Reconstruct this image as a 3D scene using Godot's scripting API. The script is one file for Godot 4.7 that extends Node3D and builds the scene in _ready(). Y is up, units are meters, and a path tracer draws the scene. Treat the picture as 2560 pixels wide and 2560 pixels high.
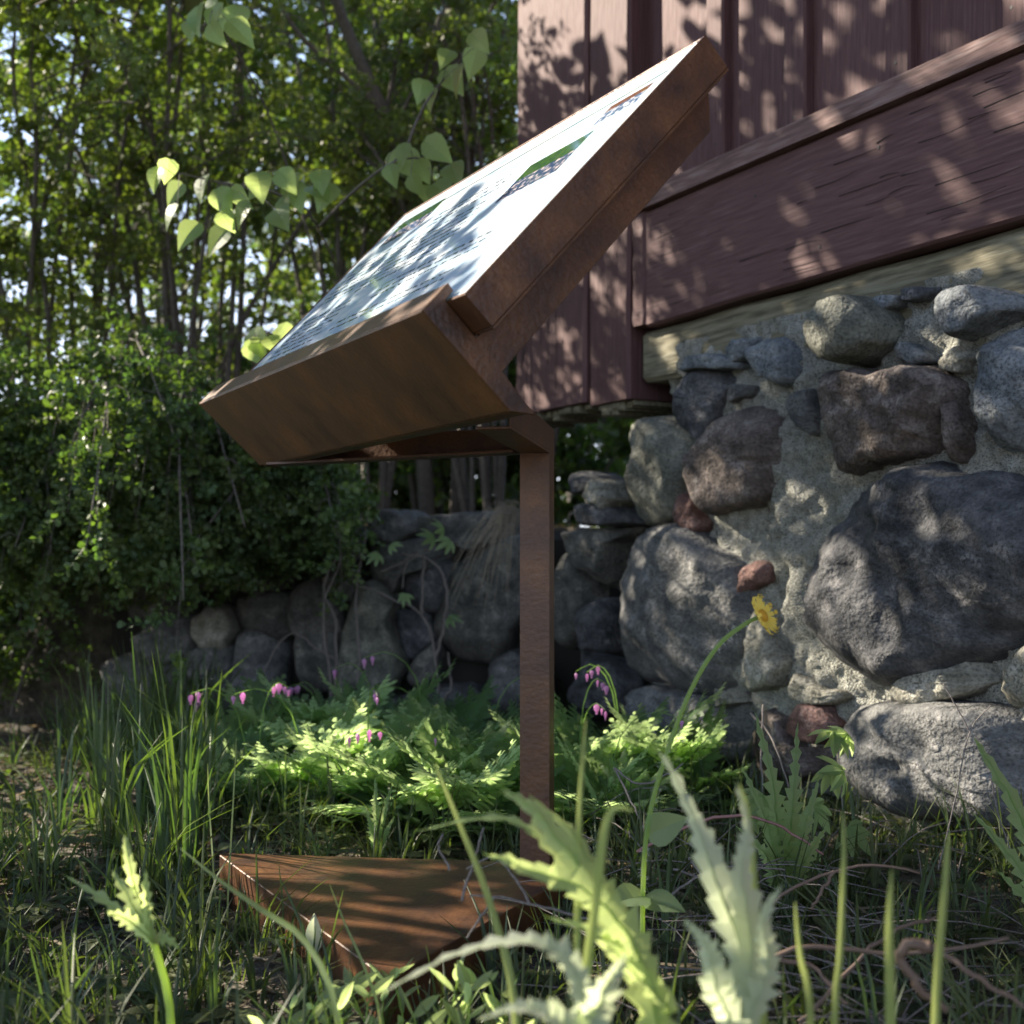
extends Node3D
# A weathered steel lectern sign beside a stone-footed red barn, shrubs behind a dry-stone retaining wall.

const UP := Vector3.UP
var EU := Vector3(0.48848, 0, 0.87258)      # along the barn wall, towards the camera
var ES := Vector3(0.87258, 0, -0.48848)     # into the barn
var rng := RandomNumberGenerator.new()
var names := {}
var M := {}
var bump_noise := FastNoiseLite.new()

# ---------------------------------------------------------------- helpers
class MB:
	var v := PackedVector3Array()
	var uv := PackedVector2Array()
	func tri(a: Vector3, b: Vector3, c: Vector3) -> void:
		v.append(a); v.append(b); v.append(c)
	func quad(a: Vector3, b: Vector3, c: Vector3, d: Vector3) -> void:
		v.append(a); v.append(b); v.append(c)
		v.append(a); v.append(c); v.append(d)
	func add(o: MB, t: Transform3D) -> void:
		for p in o.v:
			v.append(t * p)
	func mesh(smooth := false) -> ArrayMesh:
		if smooth:
			var st := SurfaceTool.new()
			st.begin(Mesh.PRIMITIVE_TRIANGLES)
			st.set_smooth_group(0)
			for i in v.size():
				if uv.size() == v.size():
					st.set_uv(uv[i])
				st.add_vertex(v[i])
			st.generate_normals()
			st.index()
			return st.commit()
		var n := PackedVector3Array()
		n.resize(v.size())
		for i in range(0, v.size(), 3):
			var q := (v[i + 2] - v[i]).cross(v[i + 1] - v[i]).normalized()
			n[i] = q; n[i + 1] = q; n[i + 2] = q
		var a := []
		a.resize(Mesh.ARRAY_MAX)
		a[Mesh.ARRAY_VERTEX] = v
		a[Mesh.ARRAY_NORMAL] = n
		if uv.size() == v.size():
			a[Mesh.ARRAY_TEX_UV] = uv
		var m := ArrayMesh.new()
		m.add_surface_from_arrays(Mesh.PRIMITIVE_TRIANGLES, a)
		return m

func numbered(called: String) -> String:
	if not names.has(called):
		names[called] = 0
		return called
	names[called] += 1
	return "%s_%03d" % [called, names[called]]

func tag(o: Node, label: String, category := "", group := "", kind := "") -> Node:
	if label: o.set_meta("label", label)
	if category: o.set_meta("category", category)
	if group: o.set_meta("group", group)
	if kind: o.set_meta("kind", kind)
	return o

func thing(called: String, label: String, category: String, at := Vector3.ZERO, basis_ := Basis(), group := "") -> Node3D:
	rng.seed = hash(label)      # every thing keeps its own chance
	var o := Node3D.new()
	o.name = numbered(called)
	add_child(o)
	o.transform = Transform3D(basis_, at)
	tag(o, label, category, group)
	return o

func part(called: String, m: Mesh, mat: Material, parent: Node, t := Transform3D()) -> MeshInstance3D:
	var o := MeshInstance3D.new()
	o.mesh = m
	o.material_override = mat
	o.name = numbered(called) if parent == self else called
	o.transform = t
	parent.add_child(o, true)
	return o

func stuff(called: String, m: Mesh, mat: Material, ts: Array, cols: Array, parent: Node) -> MultiMeshInstance3D:
	var mm := MultiMesh.new()
	mm.transform_format = MultiMesh.TRANSFORM_3D
	mm.use_colors = true
	mm.mesh = m
	mm.instance_count = ts.size()
	for i in ts.size():
		mm.set_instance_transform(i, ts[i])
		mm.set_instance_color(i, cols[i])
	var o := MultiMeshInstance3D.new()
	o.multimesh = mm
	o.material_override = mat
	o.name = numbered(called) if parent == self else called
	parent.add_child(o, true)
	o.set_meta("kind", "stuff")
	return o

func lin(r: float, g: float, b: float) -> Color:      # a real-world base colour
	return Color(r, g, b).linear_to_srgb()

func ntex(seed_: int, freq: float, ramp: Array, octaves := 4, kind := FastNoiseLite.TYPE_SIMPLEX_SMOOTH, size := 512) -> NoiseTexture2D:
	var n := FastNoiseLite.new()
	n.noise_type = kind
	n.seed = seed_
	n.frequency = freq
	n.fractal_octaves = octaves
	n.fractal_gain = 0.6
	var t := NoiseTexture2D.new()
	t.width = size
	t.height = size
	t.seamless = true
	t.noise = n
	if ramp.size():
		var g := Gradient.new()
		g.offsets = PackedFloat32Array(range(ramp.size()).map(func(i): return ramp[i][0]))
		g.colors = PackedColorArray(range(ramp.size()).map(func(i): return ramp[i][1]))
		t.color_ramp = g
	return t

func nnorm(seed_: int, freq: float, strength: float, octaves := 4, kind := FastNoiseLite.TYPE_SIMPLEX_SMOOTH) -> NoiseTexture2D:
	var t := ntex(seed_, freq, [], octaves, kind)
	t.as_normal_map = true
	t.bump_strength = strength
	return t

func mat(tex: Texture2D, scale: Vector3, rough: float, norm: Texture2D = null, nscale := 1.0, metal := 0.0) -> StandardMaterial3D:
	var m := StandardMaterial3D.new()
	m.albedo_texture = tex
	m.uv1_triplanar = true
	m.uv1_scale = scale
	m.roughness = rough
	m.metallic = metal
	if norm:
		m.normal_enabled = true
		m.normal_texture = norm
		m.normal_scale = nscale
	return m

func leafmat(c: Color, through: Color, rough := 0.45) -> StandardMaterial3D:
	var m := StandardMaterial3D.new()
	m.albedo_color = c
	m.vertex_color_use_as_albedo = true
	m.roughness = rough
	m.metallic_specular = 0.4
	m.backlight_enabled = true
	var most := maxf(through.r, maxf(through.g, through.b))
	m.backlight = Color(through.r / most, through.g / most, through.b / most)   # a thin leaf lets through about as much as it reflects
	m.cull_mode = BaseMaterial3D.CULL_DISABLED
	return m

func plainmat(c: Color, rough := 0.7) -> StandardMaterial3D:
	var m := StandardMaterial3D.new()
	m.albedo_color = c
	m.roughness = rough
	return m

func look(dir: Vector3, roll := 0.0) -> Basis:        # y along dir
	var y := dir.normalized()
	var x := y.cross(Vector3(0.31, 0.2, 0.93))
	if x.length() < 0.05:
		x = y.cross(Vector3(1, 0, 0))
	x = x.normalized().rotated(y, roll)
	return Basis(x, y, x.cross(y))

func curve(p: Array, n: int) -> PackedVector3Array:   # Catmull-Rom through p
	var out := PackedVector3Array()
	var last := p.size() - 1
	for i in n:
		var t := float(i) / (n - 1) * last
		var k := mini(int(t), last - 1)
		var a: Vector3 = p[maxi(k - 1, 0)]
		var b: Vector3 = p[k]
		var c: Vector3 = p[k + 1]
		var d: Vector3 = p[mini(k + 2, last)]
		out.append(b.cubic_interpolate(c, a, d, t - k))
	return out

func tube(mb: MB, pts: PackedVector3Array, r0: float, r1: float, sides := 5, flat_ := 1.0) -> void:
	var prev := []
	var side := Vector3.ZERO
	for i in pts.size():
		var d := (pts[mini(i + 1, pts.size() - 1)] - pts[maxi(i - 1, 0)]).normalized()
		if side == Vector3.ZERO:
			side = d.cross(Vector3(0.3, 0.2, 0.9))
		side = (side - d * side.dot(d)).normalized()
		var o := d.cross(side)
		var r := lerpf(r0, r1, float(i) / (pts.size() - 1))
		var ring := []
		for k in sides:
			var w := TAU * k / sides
			ring.append(pts[i] + (side * cos(w) + o * sin(w) * flat_) * r)
		if prev:
			for k in sides:
				var j := (k + 1) % sides
				mb.quad(prev[k], ring[k], ring[j], prev[j])
		prev = ring
	for k in range(1, sides - 1):
		mb.tri(prev[0], prev[k + 1], prev[k])

func ribbon(mb: MB, pts: PackedVector3Array, widths: Array, facing: Vector3, fold := 0.25, steps_jag := 0.0) -> void:
	# a leaf blade along pts: two halves folded along the midrib; jagged edges where steps_jag > 0
	var pl := Vector3.ZERO
	var pr := Vector3.ZERO
	for i in pts.size():
		var d := (pts[mini(i + 1, pts.size() - 1)] - pts[maxi(i - 1, 0)]).normalized()
		var s := d.cross(facing).normalized()
		var up := s.cross(d)
		var t := float(i) / (pts.size() - 1) * (widths.size() - 1)
		var k := mini(int(t), widths.size() - 2)
		var w: float = lerpf(widths[k], widths[k + 1], t - k)
		var jag := 1.0
		if steps_jag > 0.0:
			jag = 1.0 - 0.35 * absf(sin(i * 12.9898 + pts[0].x * 781.0 + pts[0].z * 317.0)) if i % 2 == 0 else 1.0 - steps_jag * (0.6 + 0.4 * absf(cos(i * 7.77 + pts[0].x * 511.0)))
		var l := pts[i] + s * w * jag + up * w * fold * jag
		var r := pts[i] - s * w * jag + up * w * fold * jag
		if steps_jag > 0.0 and i % 2 == 0:
			l += d * w * 0.45
			r += d * w * 0.45
		if i > 0:
			mb.quad(pl, pts[i - 1], pts[i], l)
			mb.quad(pts[i - 1], pr, r, pts[i])
		pl = l
		pr = r

func bevel_prism(mb: MB, poly: PackedVector2Array, z0: float, z1: float, b: float, t := Transform3D()) -> void:
	# a polygon in xy (any winding) pulled from z0 to z1 with chamfered rims
	var p := poly.duplicate()
	if Geometry2D.is_polygon_clockwise(p):
		p.reverse()
	var inner: Array = Geometry2D.offset_polygon(p, -b, Geometry2D.JOIN_MITER)
	var q: PackedVector2Array = inner[0] if inner.size() and inner[0].size() == p.size() else p
	if q != p:
		var best := 0
		for k in q.size():
			if q[k].distance_to(p[0]) < q[best].distance_to(p[0]):
				best = k
		var turned := PackedVector2Array()
		for k in q.size():
			turned.append(q[(k + best) % q.size()])
		q = turned
		if Geometry2D.is_polygon_clockwise(q):
			q.reverse()
	var ids := Geometry2D.triangulate_polygon(q)
	for i in range(0, ids.size(), 3):
		var a := q[ids[i]]
		var c := q[ids[i + 1]]
		var d := q[ids[i + 2]]
		if (c - a).cross(d - a) < 0:
			var e := c
			c = d
			d = e
		mb.tri(t * Vector3(a.x, a.y, z1), t * Vector3(d.x, d.y, z1), t * Vector3(c.x, c.y, z1))
		mb.tri(t * Vector3(a.x, a.y, z0), t * Vector3(c.x, c.y, z0), t * Vector3(d.x, d.y, z0))
	var n := p.size()
	for i in n:
		var j := (i + 1) % n
		var a := Vector3(p[i].x, p[i].y, 0)
		var c := Vector3(p[j].x, p[j].y, 0)
		var e := Vector3(q[i].x, q[i].y, 0)
		var f := Vector3(q[j].x, q[j].y, 0)
		var lo := Vector3(0, 0, z0)
		var hi := Vector3(0, 0, z1)
		var lb := Vector3(0, 0, z0 + b)
		var hb := Vector3(0, 0, z1 - b)
		mb.quad(t * (a + lb), t * (a + hb), t * (c + hb), t * (c + lb))
		mb.quad(t * (a + hb), t * (e + hi), t * (f + hi), t * (c + hb))
		mb.quad(t * (e + lo), t * (a + lb), t * (c + lb), t * (f + lo))

func slab(mb: MB, lo: Vector3, hi: Vector3, b: float, t := Transform3D()) -> void:
	bevel_prism(mb, PackedVector2Array([Vector2(lo.x, lo.y), Vector2(hi.x, lo.y), Vector2(hi.x, hi.y), Vector2(lo.x, hi.y)]), lo.z, hi.z, b, t)

func plank(x0: float, x1: float, y0: float, y1: float, z0: float, z1: float, b: float, wob: float, skew := 0.0) -> MB:
	# an upright board whose long edges wander a little
	var mb := MB.new()
	var n := 14
	var prev := []
	for i in n + 1:
		var f := float(i) / n
		var y := lerpf(y0, y1, f)
		var dx := rng.randf_range(-wob, wob)
		var dy := rng.randf_range(-wob, wob)
		var dz := rng.randf_range(-wob, wob) * 0.6
		var sk := skew * f
		var r := []
		for c in [[x0 + dx, z1 - b], [x0 + b + dx, z1 + dz], [x1 - b + dy, z1 + dz], [x1 + dy, z1 - b], [x1 + dy, z0], [x0 + dx, z0]]:
			r.append(Vector3(c[0] + sk, y, c[1]))
		if i == 0:
			for k in range(1, 5):
				mb.tri(r[0], r[k], r[k + 1])
		else:
			for k in 6:
				var j := (k + 1) % 6
				mb.quad(prev[k], r[k], r[j], prev[j])
		prev = r
	for k in range(1, 5):
		mb.tri(prev[0], prev[k + 1], prev[k])
	return mb

func beam(x0: float, x1: float, y0: float, y1: float, z0: float, z1: float, b: float, wob: float) -> MB:
	# a level board: the same, laid along x
	var m := plank(y0, y1, x0, x1, z0, z1, b, wob)
	var o := MB.new()
	for i in range(0, m.v.size(), 3):
		var a := m.v[i]
		var c := m.v[i + 1]
		var d := m.v[i + 2]
		o.tri(Vector3(a.y, a.x, a.z), Vector3(d.y, d.x, d.z), Vector3(c.y, c.x, c.z))
	return o

func stone(outline: Array, z_back: float, z_face: float, bulge: float, seed_: int, rough := 0.012, fine := 1) -> MB:
	# a field stone whose face has this outline in the wall's plane (x, y), standing out to z_face
	var mb := MB.new()
	var r := RandomNumberGenerator.new()
	r.seed = seed_
	var c := Vector2.ZERO
	for p in outline:
		c += p
	c /= outline.size()
	var N := 44 * fine
	var ring := PackedVector2Array()
	var closed := []
	for i in N:
		var t := float(i) / N * outline.size()
		var k := int(t)
		var m := outline.size()
		var q: Vector2 = outline[k].cubic_interpolate(outline[(k + 1) % m], outline[(k - 1 + m) % m], outline[(k + 2) % m], t - k)
		q = q.lerp(outline[k].lerp(outline[(k + 1) % m], t - k), 0.72)
		ring.append(q)
	var size := 0.0
	for q in ring:
		size += q.distance_to(c) / N
	var tilt := Vector2(r.randf_range(-0.12, 0.12), r.randf_range(-0.12, 0.12))
	var cuts := []
	for k in 6:
		var a := r.randf() * TAU
		cuts.append([Vector2(cos(a), sin(a)), r.randf_range(0.3, 0.75) * size, r.randf_range(0.3, 0.9)])
	var prof := [[1.0, z_back - z_face], [1.01, -0.05 - bulge], [0.995, -0.03 - bulge * 0.75], [0.965, -0.013 - bulge * 0.45], [0.92, -0.004 - bulge * 0.25], [0.86, -bulge * 0.14]]
	var steps := 7 * fine
	for k in range(1, steps):
		var s := 0.86 * (1.0 - float(k) / steps)
		prof.append([s, -bulge * 0.14 * (s / 0.86) * (s / 0.86)])
	var rows := []
	for pr in prof:
		var row := []
		for q in ring:
			var p: Vector2 = c + (q - c) * pr[0]
			var z: float = pr[1]
			if pr != prof[0]:
				var g := Vector3(p.x * 1.0, p.y, seed_ * 3.7)
				z += (0.25 - absf(bump_noise.get_noise_3dv(g * 5.0))) * minf(size, 0.15) * 0.19 + bump_noise.get_noise_3dv(g * 3.0) * size * 0.08 + bump_noise.get_noise_3dv(g * 22.0) * rough * 0.7 + bump_noise.get_noise_3dv(g * 70.0) * rough * 0.3
				z += tilt.dot(p - c)
				for cut in cuts:
					z -= maxf(0.0, cut[0].dot(p - c) - cut[1]) * cut[2]
				p += Vector2(bump_noise.get_noise_3dv(g * 26.0 + Vector3(5, 0, 0)), bump_noise.get_noise_3dv(g * 26.0 + Vector3(0, 9, 0))) * rough * 0.8
			row.append(Vector3(p.x, p.y, maxf(z_face + z, z_back + 0.004) if pr != prof[0] else z_back))
		rows.append(row)
	var turn := 0.0
	for i in N:
		turn += ring[i].cross(ring[(i + 1) % N])
	for k in rows.size() - 1:
		for i in N:
			var j := (i + 1) % N
			if turn > 0:
				mb.quad(rows[k][i], rows[k + 1][i], rows[k + 1][j], rows[k][j])
			else:
				mb.quad(rows[k][i], rows[k][j], rows[k + 1][j], rows[k + 1][i])
	var top: Array = rows[rows.size() - 1]
	var mid := Vector3.ZERO
	for p in top:
		mid += p / N
	for i in N:
		var j := (i + 1) % N
		if turn > 0:
			mb.tri(top[i], mid, top[j])
		else:
			mb.tri(top[i], top[j], mid)
	return mb

func flat_leaf(length: float, prof: Array, fold: float, droop: float) -> MB:
	# a leaf lying along +y, its face towards +z; prof: half widths from stalk to tip
	var mb := MB.new()
	var pts := PackedVector3Array()
	var n := prof.size()
	for i in n:
		var t := float(i) / (n - 1)
		pts.append(Vector3(0, t * length, -droop * t * t * length))
	ribbon(mb, pts, prof, Vector3(0, 0, 1), fold)
	return mb

# ---------------------------------------------------------------- the scene
func _ready() -> void:
	rng.seed = 7
	bump_noise.seed = 3
	bump_noise.frequency = 1.0
	bump_noise.fractal_octaves = 3
	# camera: level, lens shifted up a little
	var cam := Camera3D.new()
	cam.name = "camera"
	add_child(cam)
	cam.position = Vector3(0, 0.56, 0)
	var lens := CameraAttributesPhysical.new()
	lens.frustum_near = 0.05
	lens.frustum_far = 300.0
	lens.frustum_focal_length = 29.0
	lens.exposure_aperture = 3.1
	lens.frustum_focus_distance = 1.85
	cam.attributes = lens
	cam.projection = Camera3D.PROJECTION_FRUSTUM
	cam.near = 0.05
	cam.far = 300.0
	cam.size = 0.0414877
	cam.frustum_offset = Vector2(0, 0.00199708)
	cam.current = true
	# sky, exposure, sun
	var env := Environment.new()
	env.background_mode = Environment.BG_SKY
	var sky := ProceduralSkyMaterial.new()
	sky.sky_top_color = Color(0.55, 0.67, 0.86)
	sky.sky_horizon_color = Color(0.90, 0.92, 0.94)
	sky.sky_curve = 0.2
	sky.ground_bottom_color = Color(0.2, 0.2, 0.18)
	sky.ground_horizon_color = Color(0.45, 0.47, 0.45)
	sky.sun_angle_max = 2.0
	env.sky = Sky.new()
	env.sky.sky_material = sky
	env.background_energy_multiplier = 0.8
	env.tonemap_mode = Environment.TONE_MAPPER_LINEAR
	env.tonemap_exposure = 3.5
	env.sdfgi_enabled = true
	env.ssao_enabled = true
	env.ssil_enabled = true
	var we := WorldEnvironment.new()
	we.name = "world"
	we.environment = env
	add_child(we)
	var sun := DirectionalLight3D.new()
	sun.name = "sun"
	add_child(sun)
	sun.look_at_from_position(Vector3.ZERO, -SUN, UP)
	sun.light_energy = 1.6
	sun.light_color = Color(1.0, 0.95, 0.87)
	sun.light_angular_distance = 0.5
	sun.shadow_enabled = true

	materials()
	build_ground()
	build_sign()
	build_barn()
	build_foundation()
	build_retaining_wall()
	plants()

var SUN := Vector3(-0.78, 0.53, -0.35).normalized()

func materials() -> void:
	# weathering steel: brown with paler and more orange blooms and a fine pitted grain
	var rust := mat(ntex(11, 0.012, [[0.1, lin(0.040, 0.020, 0.013)], [0.35, lin(0.080, 0.037, 0.019)], [0.55, lin(0.105, 0.047, 0.021)], [0.75, lin(0.135, 0.06, 0.024)], [1.0, lin(0.20, 0.09, 0.032)]], 6), Vector3(1.5, 1.5, 1.5), 0.42, nnorm(12, 0.12, 3.0, 3), 0.14, 0.15)
	rust.detail_enabled = true
	rust.detail_albedo = ntex(13, 0.25, [[0.0, Color(0.72, 0.68, 0.64)], [0.5, Color(0.95, 0.95, 0.95)], [1.0, Color(1, 1, 1)]], 3)
	rust.detail_blend_mode = BaseMaterial3D.BLEND_MODE_MUL
	rust.uv2_triplanar = true
	rust.uv2_scale = Vector3(7, 7, 7)
	M.rust = rust
	# red-brown barn paint on sawn softwood, grain along the board
	var paint_ramp := [[0.0, lin(0.018, 0.009, 0.008)], [0.12, lin(0.062, 0.026, 0.025)], [0.45, lin(0.086, 0.037, 0.035)], [0.7, lin(0.102, 0.048, 0.045)], [1.0, lin(0.15, 0.092, 0.085)]]
	var grain := ntex(21, 0.02, paint_ramp, 5)
	var grain_n := nnorm(22, 0.02, 5.0, 3)
	M.paint_up = mat(grain, Vector3(11.0, 0.5, 11.0), 0.75, grain_n, 0.4)
	M.paint_up2 = mat(grain, Vector3(9.5, 0.42, 9.5), 0.75, grain_n, 0.4)
	M.paint_up2.uv1_offset = Vector3(0.37, 0.61, 0.2)
	M.paint_up2.albedo_color = Color(0.93, 0.9, 0.9)
	M.paint_along = mat(grain, Vector3(0.5, 10.0, 10.0), 0.75, grain_n, 0.45)
	M.ledge = mat(ntex(23, 0.02, [[0.0, lin(0.06, 0.035, 0.03)], [0.5, lin(0.15, 0.085, 0.075)], [1.0, lin(0.24, 0.18, 0.165)]], 5), Vector3(0.5, 6.0, 6.0), 0.8, grain_n, 0.8)
	M.nail = plainmat(lin(0.03, 0.02, 0.018), 0.6)
	M.crack = plainmat(lin(0.012, 0.008, 0.007), 0.95)
	M.bare_wood = mat(ntex(24, 0.02, [[0.0, lin(0.04, 0.035, 0.022)], [0.5, lin(0.15, 0.135, 0.085)], [1.0, lin(0.25, 0.235, 0.17)]], 5), Vector3(0.5, 6.0, 6.0), 0.85, grain_n, 1.0)
	# stones
	var sn := nnorm(31, 0.045, 9.0, 5)
	var tones := {
		"grey": [[0.045, 0.047, 0.05], [0.125, 0.125, 0.12], [0.25, 0.24, 0.23]],
		"dark": [[0.02, 0.022, 0.025], [0.075, 0.076, 0.08], [0.17, 0.165, 0.165]],
		"brown": [[0.04, 0.031, 0.026], [0.125, 0.10, 0.088], [0.26, 0.225, 0.20]],
		"green": [[0.05, 0.052, 0.042], [0.14, 0.142, 0.115], [0.24, 0.235, 0.19]],
		"blue": [[0.07, 0.08, 0.09], [0.17, 0.185, 0.195], [0.29, 0.30, 0.30]],
		"red": [[0.06, 0.028, 0.022], [0.15, 0.08, 0.066], [0.26, 0.17, 0.15]],
		"pale": [[0.12, 0.115, 0.085], [0.25, 0.24, 0.195], [0.40, 0.385, 0.33]],
		"dull": [[0.03, 0.031, 0.027], [0.095, 0.093, 0.082], [0.20, 0.19, 0.165]],  # a darker, faintly olive grey stone
	}
	var i := 0
	for k in tones:
		var a: Array = tones[k]
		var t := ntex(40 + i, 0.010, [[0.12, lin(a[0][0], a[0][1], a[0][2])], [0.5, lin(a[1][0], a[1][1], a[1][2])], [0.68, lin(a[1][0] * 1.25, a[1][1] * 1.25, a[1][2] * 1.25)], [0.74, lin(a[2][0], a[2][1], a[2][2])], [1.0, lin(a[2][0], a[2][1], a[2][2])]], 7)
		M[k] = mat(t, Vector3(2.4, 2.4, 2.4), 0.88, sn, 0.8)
		M[k].detail_enabled = true
		M[k].detail_blend_mode = BaseMaterial3D.BLEND_MODE_MUL
		M[k].uv2_triplanar = true
		M[k].uv2_scale = Vector3(5, 5, 5)
		i += 1
	var speck := ntex(33, 0.09, [[0.0, Color(0.35, 0.35, 0.37)], [0.38, Color(0.75, 0.75, 0.75)], [0.5, Color(1, 1, 1)], [1.0, Color(1, 1, 1)]], 4)
	for k in tones:
		M[k].detail_albedo = speck
	var m := mat(ntex(51, 0.03, [[0.0, lin(0.10, 0.10, 0.08)], [0.4, lin(0.26, 0.26, 0.225)], [1.0, lin(0.42, 0.42, 0.37)]], 6), Vector3(2.5, 2.5, 2.5), 0.95, nnorm(52, 0.12, 10.0, 4), 1.0)
	m.detail_enabled = true
	m.detail_blend_mode = BaseMaterial3D.BLEND_MODE_MUL
	m.detail_albedo = ntex(53, 0.16, [[0.0, Color(0.2, 0.2, 0.19)], [0.28, Color(0.5, 0.5, 0.48)], [0.36, Color(1, 1, 1)], [1.0, Color(1, 1, 1)]], 2)
	m.uv2_triplanar = true
	m.uv2_scale = Vector3(5, 5, 5)
	M.mortar = m
	M.soil = mat(ntex(61, 0.02, [[0.0, lin(0.02, 0.017, 0.013)], [0.5, lin(0.075, 0.062, 0.046)], [1.0, lin(0.20, 0.175, 0.13)]], 7), Vector3(1.2, 1.2, 1.2), 0.95, nnorm(62, 0.08, 10.0), 1.0)
	M.earth = plainmat(lin(0.02, 0.018, 0.014), 0.95)
	M.bark = mat(ntex(71, 0.03, [[0.0, lin(0.04, 0.034, 0.028)], [0.5, lin(0.125, 0.11, 0.094)], [1.0, lin(0.25, 0.225, 0.20)]], 4), Vector3(9, 2, 9), 0.9, nnorm(72, 0.05, 8.0), 1.0)
	M.twig = mat(ntex(73, 0.03, [[0.0, lin(0.05, 0.04, 0.034)], [0.5, lin(0.14, 0.12, 0.105)], [1.0, lin(0.27, 0.24, 0.22)]], 4), Vector3(12, 12, 12), 0.85)
	M.dry = leafmat(Color.WHITE, lin(1.0, 0.8, 0.5), 0.8)
	M.straw = plainmat(lin(0.20, 0.17, 0.12), 0.8)
	M.stem = leafmat(lin(0.14, 0.19, 0.085), lin(0.8, 1.0, 0.3), 0.5)
	M.hair = plainmat(lin(0.5, 0.5, 0.45), 0.6)
	M.disc = plainmat(lin(0.50, 0.27, 0.02), 0.7)
	M.daisy_leaf = leafmat(lin(0.14, 0.20, 0.11), lin(0.8, 1.0, 0.3), 0.5)
	M.weed = leafmat(lin(0.10, 0.13, 0.08), lin(0.8, 1.0, 0.35), 0.5)
	M.cane = plainmat(lin(0.13, 0.085, 0.06), 0.75)
	M.pink_cane = plainmat(lin(0.22, 0.11, 0.095), 0.65)
	M.woolly = leafmat(lin(0.29, 0.31, 0.25), lin(0.9, 1.0, 0.6), 0.8)
	M.pale_leaf = leafmat(lin(0.36, 0.38, 0.30), lin(0.9, 1.0, 0.6), 0.5)

func build_ground() -> void:
	var xs := []
	var zs := []
	var x := -3.2
	while x < 2.2:
		xs.append(x)
		x += 0.045
	var z := -6.2
	while z < 0.4:
		zs.append(z)
		z += 0.045
	for s in [0.3, 0.8, 2.0, 5.0, 12.0, 30.0, 70.0]:
		xs.push_front(-3.2 - s)
		xs.push_back(2.2 + s)
		zs.push_front(-6.2 - s)
		zs.push_back(0.4 + s)
	var mb := MB.new()
	var last := []
	for zz in zs:
		var row := []
		for xx in xs:
			row.append(Vector3(xx, ground_y(xx, zz), zz))
		if last:
			for i in row.size() - 1:
				mb.quad(row[i], last[i], last[i + 1], row[i + 1])
		last = row
	var g := part("ground", mb.mesh(true), M.soil, self)
	g.set_meta("kind", "structure")

func ground_y(x: float, z: float) -> float:
	var y := bump_noise.get_noise_2d(x * 1.3, z * 1.3) * 0.03 + bump_noise.get_noise_2d(x * 6.0, z * 6.0) * 0.012
	# raised ground behind the retaining wall, easing down to the lawn on the left
	var back := -(z + 3.99) + x * 0.12
	var rise := smoothstep(0.06, 0.14, back) * smoothstep(-2.6, -1.5, x) * 0.66
	return y + rise

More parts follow.
